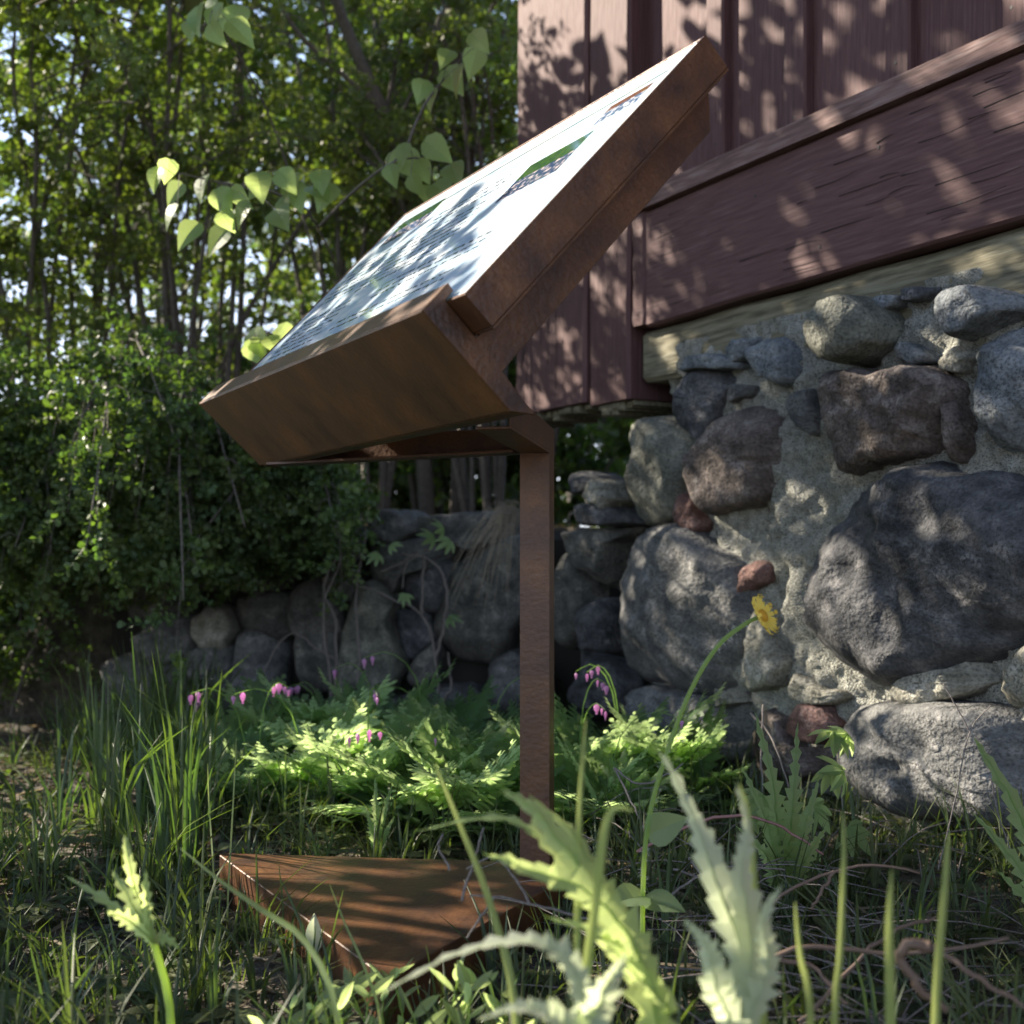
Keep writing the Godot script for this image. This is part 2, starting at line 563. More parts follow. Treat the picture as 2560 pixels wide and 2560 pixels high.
# ---------------------------------------------------------------- the sign
func build_sign() -> void:
	var root := Transform3D(Basis(EU, UP, -ES), Vector3(-0.10164, 0.0, -1.4))
	var s := thing("information_sign", "rust brown weathering steel lectern sign with tilted glossy panel on a thin post", "sign", root.origin, root.basis)
	var ph := deg_to_rad(46.81)
	# frame of the tilted panel: x along its width, y up its slope, z off its face
	var sl := Transform3D(Basis(Vector3(1, 0, 0), Vector3(0, sin(ph), -cos(ph)), Vector3(0, cos(ph), sin(ph))), Vector3(0, 0.84462, 0))
	var W := 0.952
	# apron: folded steel box across the low edge
	var mb := MB.new()
	slab(mb, Vector3(-W + 0.004, 0.0, -0.157), Vector3(-0.004, 0.005, -0.0005), 0.0012, sl)
	var apron := part("apron", mb.mesh(), M.rust, s)
	mb = MB.new()
	slab(mb, Vector3(-W + 0.004, 0.0052, -0.005), Vector3(-0.004, 0.048, 0.0), 0.0012, sl)
	part("apron_lip", mb.mesh(), M.rust, apron)
	mb = MB.new()
	# level turned-under foot of the apron
	var lip_t := Transform3D(Basis(), Vector3(0, 0.84462 - 0.157 * cos(ph), -0.157 * sin(ph)))
	slab(mb, Vector3(-W + 0.004, 0.0, -0.034), Vector3(-0.004, 0.004, -0.0045), 0.0012, lip_t)
	part("apron_foot", mb.mesh(), M.rust, apron)
	# two side plates with the slot that the tray slides into
	var profile := PackedVector2Array([Vector2(0, 0), Vector2(0, -0.157), Vector2(0.0212, -0.1832), Vector2(0.0263, -0.1175), Vector2(0.4814, -0.1129), Vector2(0.5151, -0.0774), Vector2(0.5151, -0.0672), Vector2(0.029, -0.0672), Vector2(0.0305, -0.0115), Vector2(0.0465, -0.0105), Vector2(0.048, 0.0)])
	var to_side := Transform3D(Basis(Vector3(0, 1, 0), Vector3(0, 0, 1), Vector3(1, 0, 0)), Vector3.ZERO)
	for u in [-0.004, -W - 0.0]:
		mb = MB.new()
		bevel_prism(mb, profile, u, u + 0.004, 0.0008, sl * to_side)
		part("side_plate", mb.mesh(), M.rust, s)
	# tray that carries the panel: four rims and a bottom
	var ua := -0.868
	var ub := 0.045
	var a0 := 0.0312
	var a1 := 0.523
	var top := -0.0133
	var low := -0.066
	mb = MB.new()
	slab(mb, Vector3(ua, a0, low), Vector3(ub, a1, low + 0.004), 0.001, sl)
	slab(mb, Vector3(ub - 0.005, a0, low + 0.0042), Vector3(ub, a1, top), 0.001, sl)
	slab(mb, Vector3(ua, a0, low + 0.0042), Vector3(ua + 0.005, a1, top), 0.001, sl)
	slab(mb, Vector3(ua + 0.0052, a0, low + 0.0042), Vector3(ub - 0.0052, a0 + 0.005, top), 0.001, sl)
	slab(mb, Vector3(ua + 0.0052, a1 - 0.005, low + 0.0042), Vector3(ub - 0.0052, a1, top), 0.001, sl)
	part("tray", mb.mesh(), M.rust, s)
	# printed panel under a clear gloss
	mb = MB.new()
	var q := [Vector3(ua + 0.006, a0 + 0.006, top - 0.0015), Vector3(ub - 0.006, a0 + 0.006, top - 0.0015), Vector3(ub - 0.006, a1 - 0.006, top - 0.0015), Vector3(ua + 0.006, a1 - 0.006, top - 0.0015)]
	var under := Vector3(0, 0, -0.006)
	mb.quad(sl * q[0], sl * q[3], sl * q[2], sl * q[1])
	mb.uv = PackedVector2Array([Vector2(0, 1), Vector2(0, 0), Vector2(1, 0), Vector2(0, 1), Vector2(1, 0), Vector2(1, 1)])
	var body := MB.new()
	for i in 4:
		var j := (i + 1) % 4
		body.quad(sl * q[i], sl * q[j], sl * (q[j] + under), sl * (q[i] + under))
	var pm := StandardMaterial3D.new()
	pm.albedo_texture = ImageTexture.create_from_image(panel_print())
	pm.roughness = 0.06
	pm.metallic_specular = 0.65
	pm.texture_repeat = false
	var panel := part("panel", mb.mesh(), pm, s)
	tag(panel, "glossy printed panel with pictures and rows of small text")
	part("panel_edge", body.mesh(), plainmat(lin(0.5, 0.5, 0.5), 0.3), panel)
	# post: a narrow rectangular tube, its face turned along the nearer arm
	var inv := root.affine_inverse()
	var face := Vector3(-0.174, 0, 0.985)
	var side := Vector3(0.985, 0, 0.174)
	var pb := Transform3D(Basis(side, UP, face), Vector3(0.0405, 0, -1.977))
	mb = MB.new()
	var rot := Transform3D(Basis(Vector3(1, 0, 0), Vector3(0, 0, -1), Vector3(0, 1, 0)), Vector3.ZERO)
	slab(mb, Vector3(-0.0235, -0.0275, 0.068), Vector3(0.0235, 0.0275, 0.775), 0.0012, inv * pb * rot)
	var post := part("post", mb.mesh(), M.rust, s)
	# two arms from the post head to the ends of the apron
	var head := Vector3(0.036, 0.731, -1.95)
	for e in [[Vector3(-0.024, 0.7335, -1.60), 0.047, 0.0], [Vector3(-0.43, 0.7335, -2.235), 0.047, 1.0]]:
		var from := head if e[2] == 0.0 else Vector3(0.012, 0.7335, -1.983)
		var d: Vector3 = e[0] - from
		d.y = 0
		var L := d.length()
		d = d.normalized()
		var across := UP.cross(d)
		var at := Transform3D(Basis(across, UP, d), from)
		mb = MB.new()
		var fr := inv * at
		# level foot plate and an upright web along its outer edge
		slab(mb, Vector3(-0.0235, 0.0, 0.0), Vector3(0.0235, 0.004, L), 0.001, fr)
		var sgn := 1.0 if e[2] == 0.0 else -1.0
		var web := PackedVector2Array([Vector2(0, 0.0042), Vector2(L, 0.0042), Vector2(L, 0.05), Vector2(0, 0.044)])
		var wt := Transform3D(Basis(Vector3(0, 0, 1), Vector3(0, 1, 0), Vector3(-1, 0, 0)), Vector3.ZERO)
		bevel_prism(mb, web, -sgn * 0.0235 + (0.0 if sgn > 0 else -0.004), -sgn * 0.0235 + (0.004 if sgn > 0 else 0.0), 0.001, fr * wt)
		part("arm", mb.mesh(), M.rust, s)
	# foot: a low three-cornered steel box on the ground
	mb = MB.new()
	var tri_ := PackedVector2Array([Vector2(-0.785, 0.0), Vector2(-0.775, -0.012), Vector2(-0.09, -0.012), Vector2(-0.08, 0.0), Vector2(-0.40, 0.47), Vector2(-0.44, 0.47)])
	var lay := Transform3D(Basis(Vector3(1, 0, 0), Vector3(0, 0, -1), Vector3(0, 1, 0)), Vector3.ZERO)
	bevel_prism(mb, tri_, -0.03, 0.0672, 0.0014, lay)
	var foot := part("foot_plate", mb.mesh(), M.rust, s)
	tag(foot, "low three-cornered rusty steel base lying in the grass")

func panel_print() -> Image:
	var w := 1536
	var h := 832
	var im := Image.create(w, h, false, Image.FORMAT_RGB8)
	im.fill(lin(0.72, 0.76, 0.78))
	var r := RandomNumberGenerator.new()
	r.seed = 5
	var ua := -0.862
	var ub := 0.039
	var a0 := 0.037
	var a1 := 0.517
	var px := func(u: float, s: float) -> Vector2i: return Vector2i(int((u - ua) / (ub - ua) * w), int((a1 - s) / (a1 - a0) * h))
	# soft noise blending pale and deeper blue over the whole print
	var n := FastNoiseLite.new()
	n.seed = 8
	n.frequency = 0.006
	for y in range(0, h):
		for x in range(0, w):
			var k := clampf(n.get_noise_2d(x, y * 2.0) * 1.2 + 0.45, 0.0, 1.0) * 0.35
			im.set_pixel(x, y, lin(0.66, 0.72, 0.77).lerp(lin(0.34, 0.48, 0.62), clampf(k * 2.2, 0.0, 1.0)))
	# pictures
	for pic in [[-0.231, 0.302, -0.066, 0.387, 0], [-0.095, 0.408, 0.005, 0.452, 1], [-0.80, 0.40, -0.62, 0.475, 0]]:
		var p0: Vector2i = px.call(pic[0], pic[3])
		var p1: Vector2i = px.call(pic[2], pic[1])
		for y in range(p0.y, p1.y):
			for x in range(p0.x, p1.x):
				var k := n.get_noise_2d(x * 5.0, y * 9.0 + pic[4] * 700.0)
				var f := float(y - p0.y) / (p1.y - p0.y)
				var c := lin(0.02, 0.05, 0.03).lerp(lin(0.05, 0.12, 0.02), clampf(k * 1.5 + 0.3, 0, 1))
				if pic[4] == 1:
					c = lin(0.12, 0.03, 0.035) if f < 0.35 else (lin(0.05, 0.09, 0.22) if k < 0.05 else lin(0.5, 0.5, 0.55))
				elif f > 0.45:
					c = lin(0.03, 0.05, 0.12).lerp(lin(0.5, 0.42, 0.4), clampf(k * 3.0, 0, 1))
				im.set_pixel(x, y, c)
	# a dark rule along the top
	var t0: Vector2i = px.call(-0.84, 0.468)
	var t1: Vector2i = px.call(0.02, 0.464)
	im.fill_rect(Rect2i(t0, t1 - t0), lin(0.03, 0.05, 0.05))
	# rows of small print, too small to read
	for blk in [[-0.80, -0.58, 0.09, 0.20], [-0.62, -0.30, 0.225, 0.34], [-0.54, -0.30, 0.36, 0.40], [-0.52, -0.12, 0.10, 0.13], [-0.45, -0.1, 0.16, 0.20], [-0.82, -0.66, 0.25, 0.36]]:
		var s: float = blk[3]
		while s > blk[2]:
			var u: float = blk[0]
			while u < blk[1]:
				var wl := r.randf_range(0.012, 0.042)
				var p: Vector2i = px.call(u, s)
				var e: Vector2i = px.call(minf(u + wl, blk[1]), s - 0.006)
				var x := p.x
				while x < e.x:
					var cw := r.randi_range(3, 8)
					im.fill_rect(Rect2i(x, p.y + r.randi_range(0, 3), cw, r.randi_range(6, 11)), lin(0.03, 0.035, 0.05))
					x += cw + r.randi_range(1, 3)
				u += wl + 0.009
			s -= 0.0155
	return im

# ---------------------------------------------------------------- the barn
func build_barn() -> void:
	var b := thing("barn", "weathered red barn wall of upright boards and battens above a wide skirt board", "barn", BARN, Basis(EU, UP, -ES))
	# upright boards, set back, and the battens over their joints
	var edges := [0.395, 0.615, 0.873, 1.155, 1.457, 1.745, 2.05, 2.36, 2.66, 2.97, 3.3]
	for i in edges.size() - 1:
		var mb := plank(edges[i] + 0.003, edges[i + 1] - 0.003, 1.44, 4.4, -0.075, -0.038 + rng.randf_range(-0.004, 0.004), 0.004, 0.0015)
		part("board", mb.mesh(), M.paint_up if i % 2 else M.paint_up2, b)
	for x in [0.873, 1.155, 1.457, 1.745, 2.05, 2.36, 2.66, 2.97]:
		var w := rng.randf_range(0.031, 0.036)
		var mb := plank(x - w, x + w, 1.46, 4.4, -0.036, -0.012, 0.005, 0.0022)
		part("batten", mb.mesh(), M.paint_up2, b)
	# boarding behind the skirt, then the skirt, its cap and the bare sill under it
	part("skirt_board", beam(0.625, 3.3, 1.172, 1.472, -0.04, 0.012, 0.006, 0.002).mesh(), M.paint_along, b)
	var mb := MB.new()
	bevel_prism(mb, PackedVector2Array([Vector2(-0.03, 1.474), Vector2(0.05, 1.474), Vector2(0.052, 1.494), Vector2(-0.03, 1.52)]), 0.597, 3.3, 0.003, Transform3D(Basis(Vector3(0, 0, 1), Vector3(0, 1, 0), Vector3(-1, 0, 0)).inverse(), Vector3.ZERO))
	part("drip_cap", mb.mesh(), M.ledge, b)
	part("sill", beam(0.57, 3.3, 1.03, 1.17, -0.16, -0.018, 0.012, 0.005).mesh(), M.bare_wood, b)
	# checks and cracks in the skirt: real slits lying in its face
	for k in 46:
		var x := rng.randf_range(0.66, 2.1)
		var y := rng.randf_range(1.19, 1.455)
		var L := rng.randf_range(0.03, 0.2)
		var p := [Vector3(x, y, 0.0128), Vector3(x + L * 0.5, y + rng.randf_range(-0.003, 0.004), 0.0128), Vector3(x + L, y + rng.randf_range(-0.004, 0.007), 0.0128)]
		var c := MB.new()
		tube(c, curve(p, 5), rng.randf_range(0.0006, 0.0016), 0.0003, 4, 0.5)
		part("crack", c.mesh(), M.crack, b)
	# corner boards, reaching lower than the skirt, their sawn ends bare
	for e in [[-0.045, 0.348, 1.005, -0.15, 0.028, 0.012], [0.358, 0.552, 0.992, -0.15, 0.02, 0.004], [0.560, 0.622, 1.178, -0.06, 0.016, 0.0]]:
		var c := part("corner_board", plank(e[0], e[1], e[2], 4.4 if e[0] < 0.3 else (4.4 if e[0] < 0.5 else 1.472), e[3], e[4], 0.009, 0.003, e[5] * 3.0).mesh(), M.paint_up if e[0] < 0 else M.paint_up2, b)
		if e[0] < 0.5:
			var endm := MB.new()
			var r := RandomNumberGenerator.new()
			r.seed = int(e[0] * 1000) + 99
			for k in 9:
				var x0: float = lerpf(e[0] + 0.01, e[1] - 0.04, k / 8.0)
				slab(endm, Vector3(x0, e[2] - r.randf_range(0.012, 0.035), e[3] + 0.01), Vector3(x0 + 0.032, e[2] - 0.001, e[4] - r.randf_range(0.006, 0.03)), 0.004)
			part("sawn_end", endm.mesh(), M.bare_wood, c)
	for k in 16:
		var x := rng.randf_range(-0.01, 0.2)
		var y := rng.randf_range(1.02, 1.3)
		var L := rng.randf_range(0.08, 0.4)
		var c := MB.new()
		tube(c, curve([Vector3(x, y, 0.0292), Vector3(x + 0.001, y + L * 0.5, 0.0292), Vector3(x + rng.randf_range(-0.003, 0.003), y + L, 0.0292)], 5), 0.0012, 0.0004, 4, 0.5)
		part("crack", c.mesh(), M.crack, b)
	# nail heads
	var nail := MB.new()
	tube(nail, PackedVector3Array([Vector3.ZERO, Vector3(0, 0, 0.0015)]), 0.0042, 0.0036, 8)
	var nm: ArrayMesh = nail.mesh()
	for x in [0.873, 1.155, 1.457, 1.745]:
		for q in 4:
			part("nail", nm, M.nail, b, Transform3D(Basis(), Vector3(x + rng.randf_range(-0.012, 0.012), 1.56 + q * 0.23 + rng.randf_range(-0.03, 0.03), -0.0125)))
	for q in 8:
		part("nail", nm, M.nail, b, Transform3D(Basis(), Vector3(0.68 + q * 0.19 + rng.randf_range(-0.02, 0.02), 1.235 if q % 2 else 1.40, 0.0115)))
	for q in 5:
		part("nail", nm, M.nail, b, Transform3D(Basis(), Vector3(0.26 + rng.randf_range(-0.02, 0.05), 1.06 + q * 0.24, 0.0275)))
	# body of the barn behind its boarding, the end wall and the roof
	mb = MB.new()
	slab(mb, Vector3(0.0, 1.2, -5.0), Vector3(6.0, 4.4, -0.17), 0.01)
	part("end_wall", mb.mesh(), M.paint_up2, b)
	mb = MB.new()
	bevel_prism(mb, PackedVector2Array([Vector2(0.5, 4.35), Vector2(-2.6, 6.6), Vector2(-5.7, 4.35), Vector2(-5.7, 4.5), Vector2(-2.6, 6.75), Vector2(0.5, 4.5)]), -0.4, 6.2, 0.01, Transform3D(Basis(Vector3(0, 0, 1), Vector3(0, 1, 0), Vector3(-1, 0, 0)).inverse(), Vector3.ZERO))
	part("roof", mb.mesh(), M.dark, b)

func build_foundation() -> void:
	var f := thing("stone_foundation", "fieldstone foundation with pale lumpy mortar under the red barn", "stone wall", BARN, Basis(EU, UP, -ES))
	# mortar bed: an uneven skin that fills up between the stones
	var mb := MB.new()
	var last := []
	var y := -0.1
	while y < 1.12:
		var row := []
		var x := 0.30
		while x < 3.4:
			var z := -0.018 + bump_noise.get_noise_2d(x * 7.0, y * 7.0) * 0.034 + bump_noise.get_noise_2d(x * 28.0, y * 28.0) * 0.014
			var keep := smoothstep(0.55, 0.72, x + bump_noise.get_noise_2d(x * 5.0, y * 5.0 + 40.0) * 0.12)
			z -= (1.0 - keep) * 0.16
			z -= (1.0 - smoothstep(0.1, 0.35, y)) * 0.03
			row.append(Vector3(x + bump_noise.get_noise_2d(x * 31, y * 31 + 9) * 0.004, y, z))
			x += 0.0125
		if last:
			for i in row.size() - 1:
				mb.quad(last[i], row[i], row[i + 1], last[i + 1])
		last = row
		y += 0.0125
	part("mortar", mb.mesh(true), M.mortar, f)
	var k := 0
	for s in FOUNDATION:
		var o := []
		for p in s[4]:
			o.append(Vector2(p[0], p[1]))
		part("stone", stone(o, -0.14, s[1] + 0.012, s[2], 100 + k, s[3], 2 if o.size() > 12 else 1).mesh(true), M[s[0]], f)
		k += 1
	# the same masonry goes on past the edge of the view
	var r := RandomNumberGenerator.new()
	r.seed = 77
	var y0 := 0.0
	for h in [0.30, 0.24, 0.28, 0.22]:
		var x0 := 2.02 + r.randf_range(0.0, 0.12)
		while x0 < 3.2:
			var w := r.randf_range(0.2, 0.42)
			var o := []
			for q in 11:
				var a := TAU * q / 11.0
				var sq := 1.0 / maxf(absf(cos(a)), absf(sin(a)))
				var fr := lerpf(1.0, sq, 0.55) * r.randf_range(0.86, 1.04)
				o.append(Vector2(x0 + w * 0.5 + cos(a) * w * 0.47 * fr, y0 + h * 0.5 + sin(a) * h * 0.46 * fr))
			part("stone", stone(o, -0.14, r.randf_range(0.03, 0.07), 0.035, 500 + k, 0.010).mesh(true), M[["grey", "dark", "brown", "green", "blue", "grey"][r.randi() % 6]], f)
			k += 1
			x0 += w + r.randf_range(0.01, 0.05)
		y0 += h + 0.012
	mb = MB.new()
	slab(mb, Vector3(0.32, -0.1, -0.6), Vector3(6.0, 1.04, -0.2), 0.02)
	slab(mb, Vector3(0.10, -0.1, -5.0), Vector3(0.6, 1.15, -0.62), 0.02)
	part("core", mb.mesh(), M.earth, f)

func build_retaining_wall() -> void:
	var bas := Basis(Vector3(cos(0.12), 0, sin(0.12)), UP, Vector3(-sin(0.12), 0, cos(0.12)))
	var f := thing("retaining_wall", "low dark dry-stone retaining wall under the shrubs behind the sign", "stone wall", Vector3(0, 0, -3.9), bas)
	var k := 0
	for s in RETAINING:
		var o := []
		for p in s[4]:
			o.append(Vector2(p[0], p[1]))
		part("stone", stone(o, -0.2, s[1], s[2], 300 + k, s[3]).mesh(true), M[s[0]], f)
		k += 1
	var mb := MB.new()
	slab(mb, Vector3(-1.4, -0.1, -0.5), Vector3(0.55, 0.66, -0.13), 0.03)
	part("core", mb.mesh(), M.earth, f)

# ---------------------------------------------------------------- plants
func sprig(n: int, length: float, leaf: MB, size: float, seed_: int, twig := 0.0012, spread := 1.0) -> MB:
	# a leafy twig along +y
	var r := RandomNumberGenerator.new()
	r.seed = seed_
	var mb := MB.new()
	tube(mb, PackedVector3Array([Vector3.ZERO, Vector3(r.randf_range(-0.1, 0.1), 0.5, r.randf_range(-0.1, 0.1)) * length, Vector3(0, length, 0)]), twig, twig * 0.5, 3)
	for i in n:
		var t := 0.12 + 0.88 * i / (n - 1.0)
		var a := i * 2.4 + r.randf_range(-0.5, 0.5)
		var d := Vector3(cos(a) * spread, r.randf_range(0.25, 0.9), sin(a) * spread).normalized()
		var s := size * r.randf_range(0.65, 1.15)
		mb.add(leaf, Transform3D(look(d, r.randf() * TAU).scaled(Vector3(s, s, s)), Vector3(0, t * length, 0)))
	return mb

func green(base: Color, spread := 0.25, yellow := 0.0) -> Color:
	var k := 1.0 + rng.randf_range(-spread, spread)
	var y := rng.randf() * yellow
	return Color(base.r * k * (1.0 + y), base.g * k * (1.0 + y * 0.35), base.b * k * (1.0 - y * 0.3))

func shrub(called: String, label: String, category: String, group: String, at: Vector3, stems: int, height: float, spread: float, lean: Vector3, mesh: Mesh, tint: Color, twigs: int, sprigs: int, size: float, thick := 0.011, bare := 0.22, droop := 0.5) -> Node3D:
	var o := thing(called, label, category, at, Basis(), group)
	var ts := []
	var cs := []
	for k in stems:
		var a := rng.randf() * TAU
		var out := Vector3(cos(a), 0, sin(a)) * spread * sqrt(rng.randf()) + lean * rng.randf_range(0.5, 1.1)
		var h := height * rng.randf_range(0.6, 1.05)
		var foot := Vector3(cos(a), 0, sin(a)) * rng.randf_range(0.02, 0.16) - Vector3(0, 0.05, 0)
		var wig := Vector3(rng.randf_range(-1, 1), 0, rng.randf_range(-1, 1)) * 0.08
		var pts := curve([foot, foot + out * 0.2 + Vector3(0, h * 0.45, 0) + wig, foot + out * 0.6 + Vector3(0, h * 0.85, 0) - wig, foot + out * 1.05 + Vector3(0, h * (1.0 - droop * 0.25 * out.length() / maxf(h, 0.5)), 0)], 12)
		var mb := MB.new()
		tube(mb, pts, thick * rng.randf_range(0.7, 1.2), thick * 0.25, 5)
		for w in twigs:
			var t := rng.randf_range(bare, 1.0) * 11.0
			var i := mini(int(t), 10)
			var p := pts[i].lerp(pts[i + 1], t - i)
			var along := (pts[i + 1] - pts[i]).normalized()
			var b := rng.randf() * TAU
			var d := (along * 0.5 + Vector3(cos(b), rng.randf_range(-0.25, 0.6), sin(b))).normalized()
			var L := height * rng.randf_range(0.10, 0.24)
			var e := p + d * L - Vector3(0, L * droop * 0.6, 0)
			var tw := curve([p, p + d * L * 0.55, e], 5)
			tube(mb, tw, thick * 0.28, thick * 0.1, 3)
			for s in sprigs:
				var f := rng.randf_range(0.15, 1.0) * 4.0
				var j := mini(int(f), 3)
				var q := tw[j].lerp(tw[j + 1], f - j)
				var dir := (tw[j + 1] - tw[j]).normalized() * 0.7 + Vector3(rng.randf_range(-1, 1), rng.randf_range(-0.7, 0.8), rng.randf_range(-1, 1))
				var z := size * rng.randf_range(0.7, 1.25)
				ts.append(Transform3D(look(dir, rng.randf() * TAU).scaled(Vector3(z, z, z)), q))
				cs.append(green(tint, 0.3, 0.5))
		part("stem", mb.mesh(true), M.bark, o)
	stuff("foliage", mesh, M.leaf, ts, cs, o)
	return o

func tree(called: String, label: String, group: String, at: Vector3, height: float, crown_at: float, radius: float, mesh: Mesh, tint: Color, clumps: int, per: int, size: float, trunk_r: float, lean := Vector3.ZERO, squash := 1.0, loose := 0.17) -> Node3D:
	var o := thing(called, label, "tree", at, Basis(), group)
	var top := lean + Vector3(rng.randf_range(-0.2, 0.2), height, rng.randf_range(-0.2, 0.2))
	var pts := curve([Vector3(0, -0.1, 0), lean * 0.3 + Vector3(0.06, height * 0.35, -0.05), lean * 0.65 + Vector3(-0.05, height * 0.7, 0.05), top], 14)
	var mb := MB.new()
	tube(mb, pts, trunk_r, trunk_r * 0.2, 8)
	part("trunk", mb.mesh(true), M.bark, o)
	var ts := []
	var cs := []
	for k in clumps:
		var f := rng.randf_range(crown_at, 1.0)
		var i := mini(int(f * 13.0), 12)
		var p := pts[i]
		var a := rng.randf() * TAU
		var reach := radius * sqrt(rng.randf_range(0.15, 1.0)) * (1.0 - 0.45 * pow(absf(f - lerpf(crown_at, 1.0, 0.45)) / (1.0 - crown_at) * 1.6, 2.0))
		var e := p + Vector3(cos(a) * reach, rng.randf_range(0.05, 0.45) * reach * squash, sin(a) * reach)
		mb = MB.new()
		var limb := curve([p, p.lerp(e, 0.5) + Vector3(0, 0.08 * reach, 0), e], 6)
		tube(mb, limb, trunk_r * 0.28, 0.006, 4)
		part("limb", mb.mesh(true), M.bark, o)
		for s in per:
			var q := limb[2 + rng.randi() % 4] + Vector3(rng.randfn(), rng.randfn() * 0.7, rng.randfn()) * radius * loose
			var dir := Vector3(rng.randf_range(-1, 1), rng.randf_range(-0.6, 0.7), rng.randf_range(-1, 1))
			var z := size * rng.randf_range(0.7, 1.3)
			ts.append(Transform3D(look(dir, rng.randf() * TAU).scaled(Vector3(z, z, z)), q))
			cs.append(green(tint, 0.3, 0.6))
	stuff("crown", mesh, M.leaf, ts, cs, o)
	return o

func lobed_leaf(length: float, seed_: int) -> MB:
	# a ferny leaf: a stalk with pairs of leaflets, each cut into narrow lobes
	var r := RandomNumberGenerator.new()
	r.seed = seed_
	var mb := MB.new()
	var stalk := PackedVector3Array()
	for i in 7:
		var t := i / 6.0
		stalk.append(Vector3(0, t * length, length * (0.35 * t - 0.5 * t * t)))
	tube(mb, stalk, length * 0.009, length * 0.004, 3)
	for k in 5:
		for sgn in [-1.0, 1.0]:
			if k == 4 and sgn < 0: continue
			var t := 0.42 + 0.58 * k / 4.0
			var i := mini(int(t * 6.0), 5)
			var at := stalk[i].lerp(stalk[i + 1], t * 6.0 - i)
			var L := length * (0.44 - 0.055 * k) * r.randf_range(0.85, 1.1)
			var ang: float = sgn * (1.05 - 0.12 * k) if k < 4 else 0.0
			var d := Vector3(sin(ang), cos(ang), -0.12)
			var nrm := Vector3(0, 0.1, 1)
			# lobes of a leaflet: a fan of narrow pointed tongues along its rib
			for m in 4:
				for q in [-1.0, 1.0]:
					if m == 3 and q < 0: continue
					var rib := at + d * L * (0.2 + 0.25 * m)
					var la: float = ang + q * (0.75 - 0.12 * m) if m < 3 else ang
					var ld := Vector3(sin(la), cos(la), -0.22).normalized()
					var ll := L * (0.5 - 0.06 * m)
					var w := ll * 0.30
					var side := ld.cross(nrm).normalized()
					var b := rib - ld * ll * 0.15
					var mid := rib + ld * ll * 0.55
					var tip := rib + ld * ll - Vector3(0, 0, ll * 0.12)
					mb.tri(b, mid + side * w, mid - side * w)
					mb.tri(mid + side * w, tip, mid - side * w)
	return mb

func heart_flower() -> MB:
	var mb := MB.new()
	var rows := []
	var n := 7
	for i in n:
		var t := i / (n - 1.0)
		var rad: float = [0.001, 0.0058, 0.0066, 0.0052, 0.0034, 0.0022, 0.0028][i]
		var row := []
		for k in 8:
			var a := TAU * k / 8.0
			var notch := 1.0 - 0.25 * absf(sin(a)) * (1.0 if i < 4 else 0.2)
			row.append(Vector3(cos(a) * rad * 1.15 * notch, -t * 0.021 + absf(cos(a)) * (0.003 if i < 3 else 0.0), sin(a) * rad * 0.62))
		rows.append(row)
	for i in n - 1:
		for k in 8:
			var j := (k + 1) % 8
			mb.quad(rows[i][k], rows[i][j], rows[i + 1][j], rows[i + 1][k])
	return mb

func thistle_leaf(p: Array, width: float, facing: Vector3, n := 35) -> MB:
	var mb := MB.new()
	var pts := curve(p, n)
	for i in n:
		pts[i] += Vector3(rng.randf_range(-1, 1), rng.randf_range(-1, 1), rng.randf_range(-1, 1)) * width * 0.05
	ribbon(mb, pts, [width * 0.22, width * 0.5, width * 0.85, width, width * 0.95, width * 0.75, width * 0.5, width * 0.25, width * 0.02], facing, 0.3, 0.68)
	var rib := MB.new()
	tube(mb, pts, width * 0.09, width * 0.02, 4)
	return mb

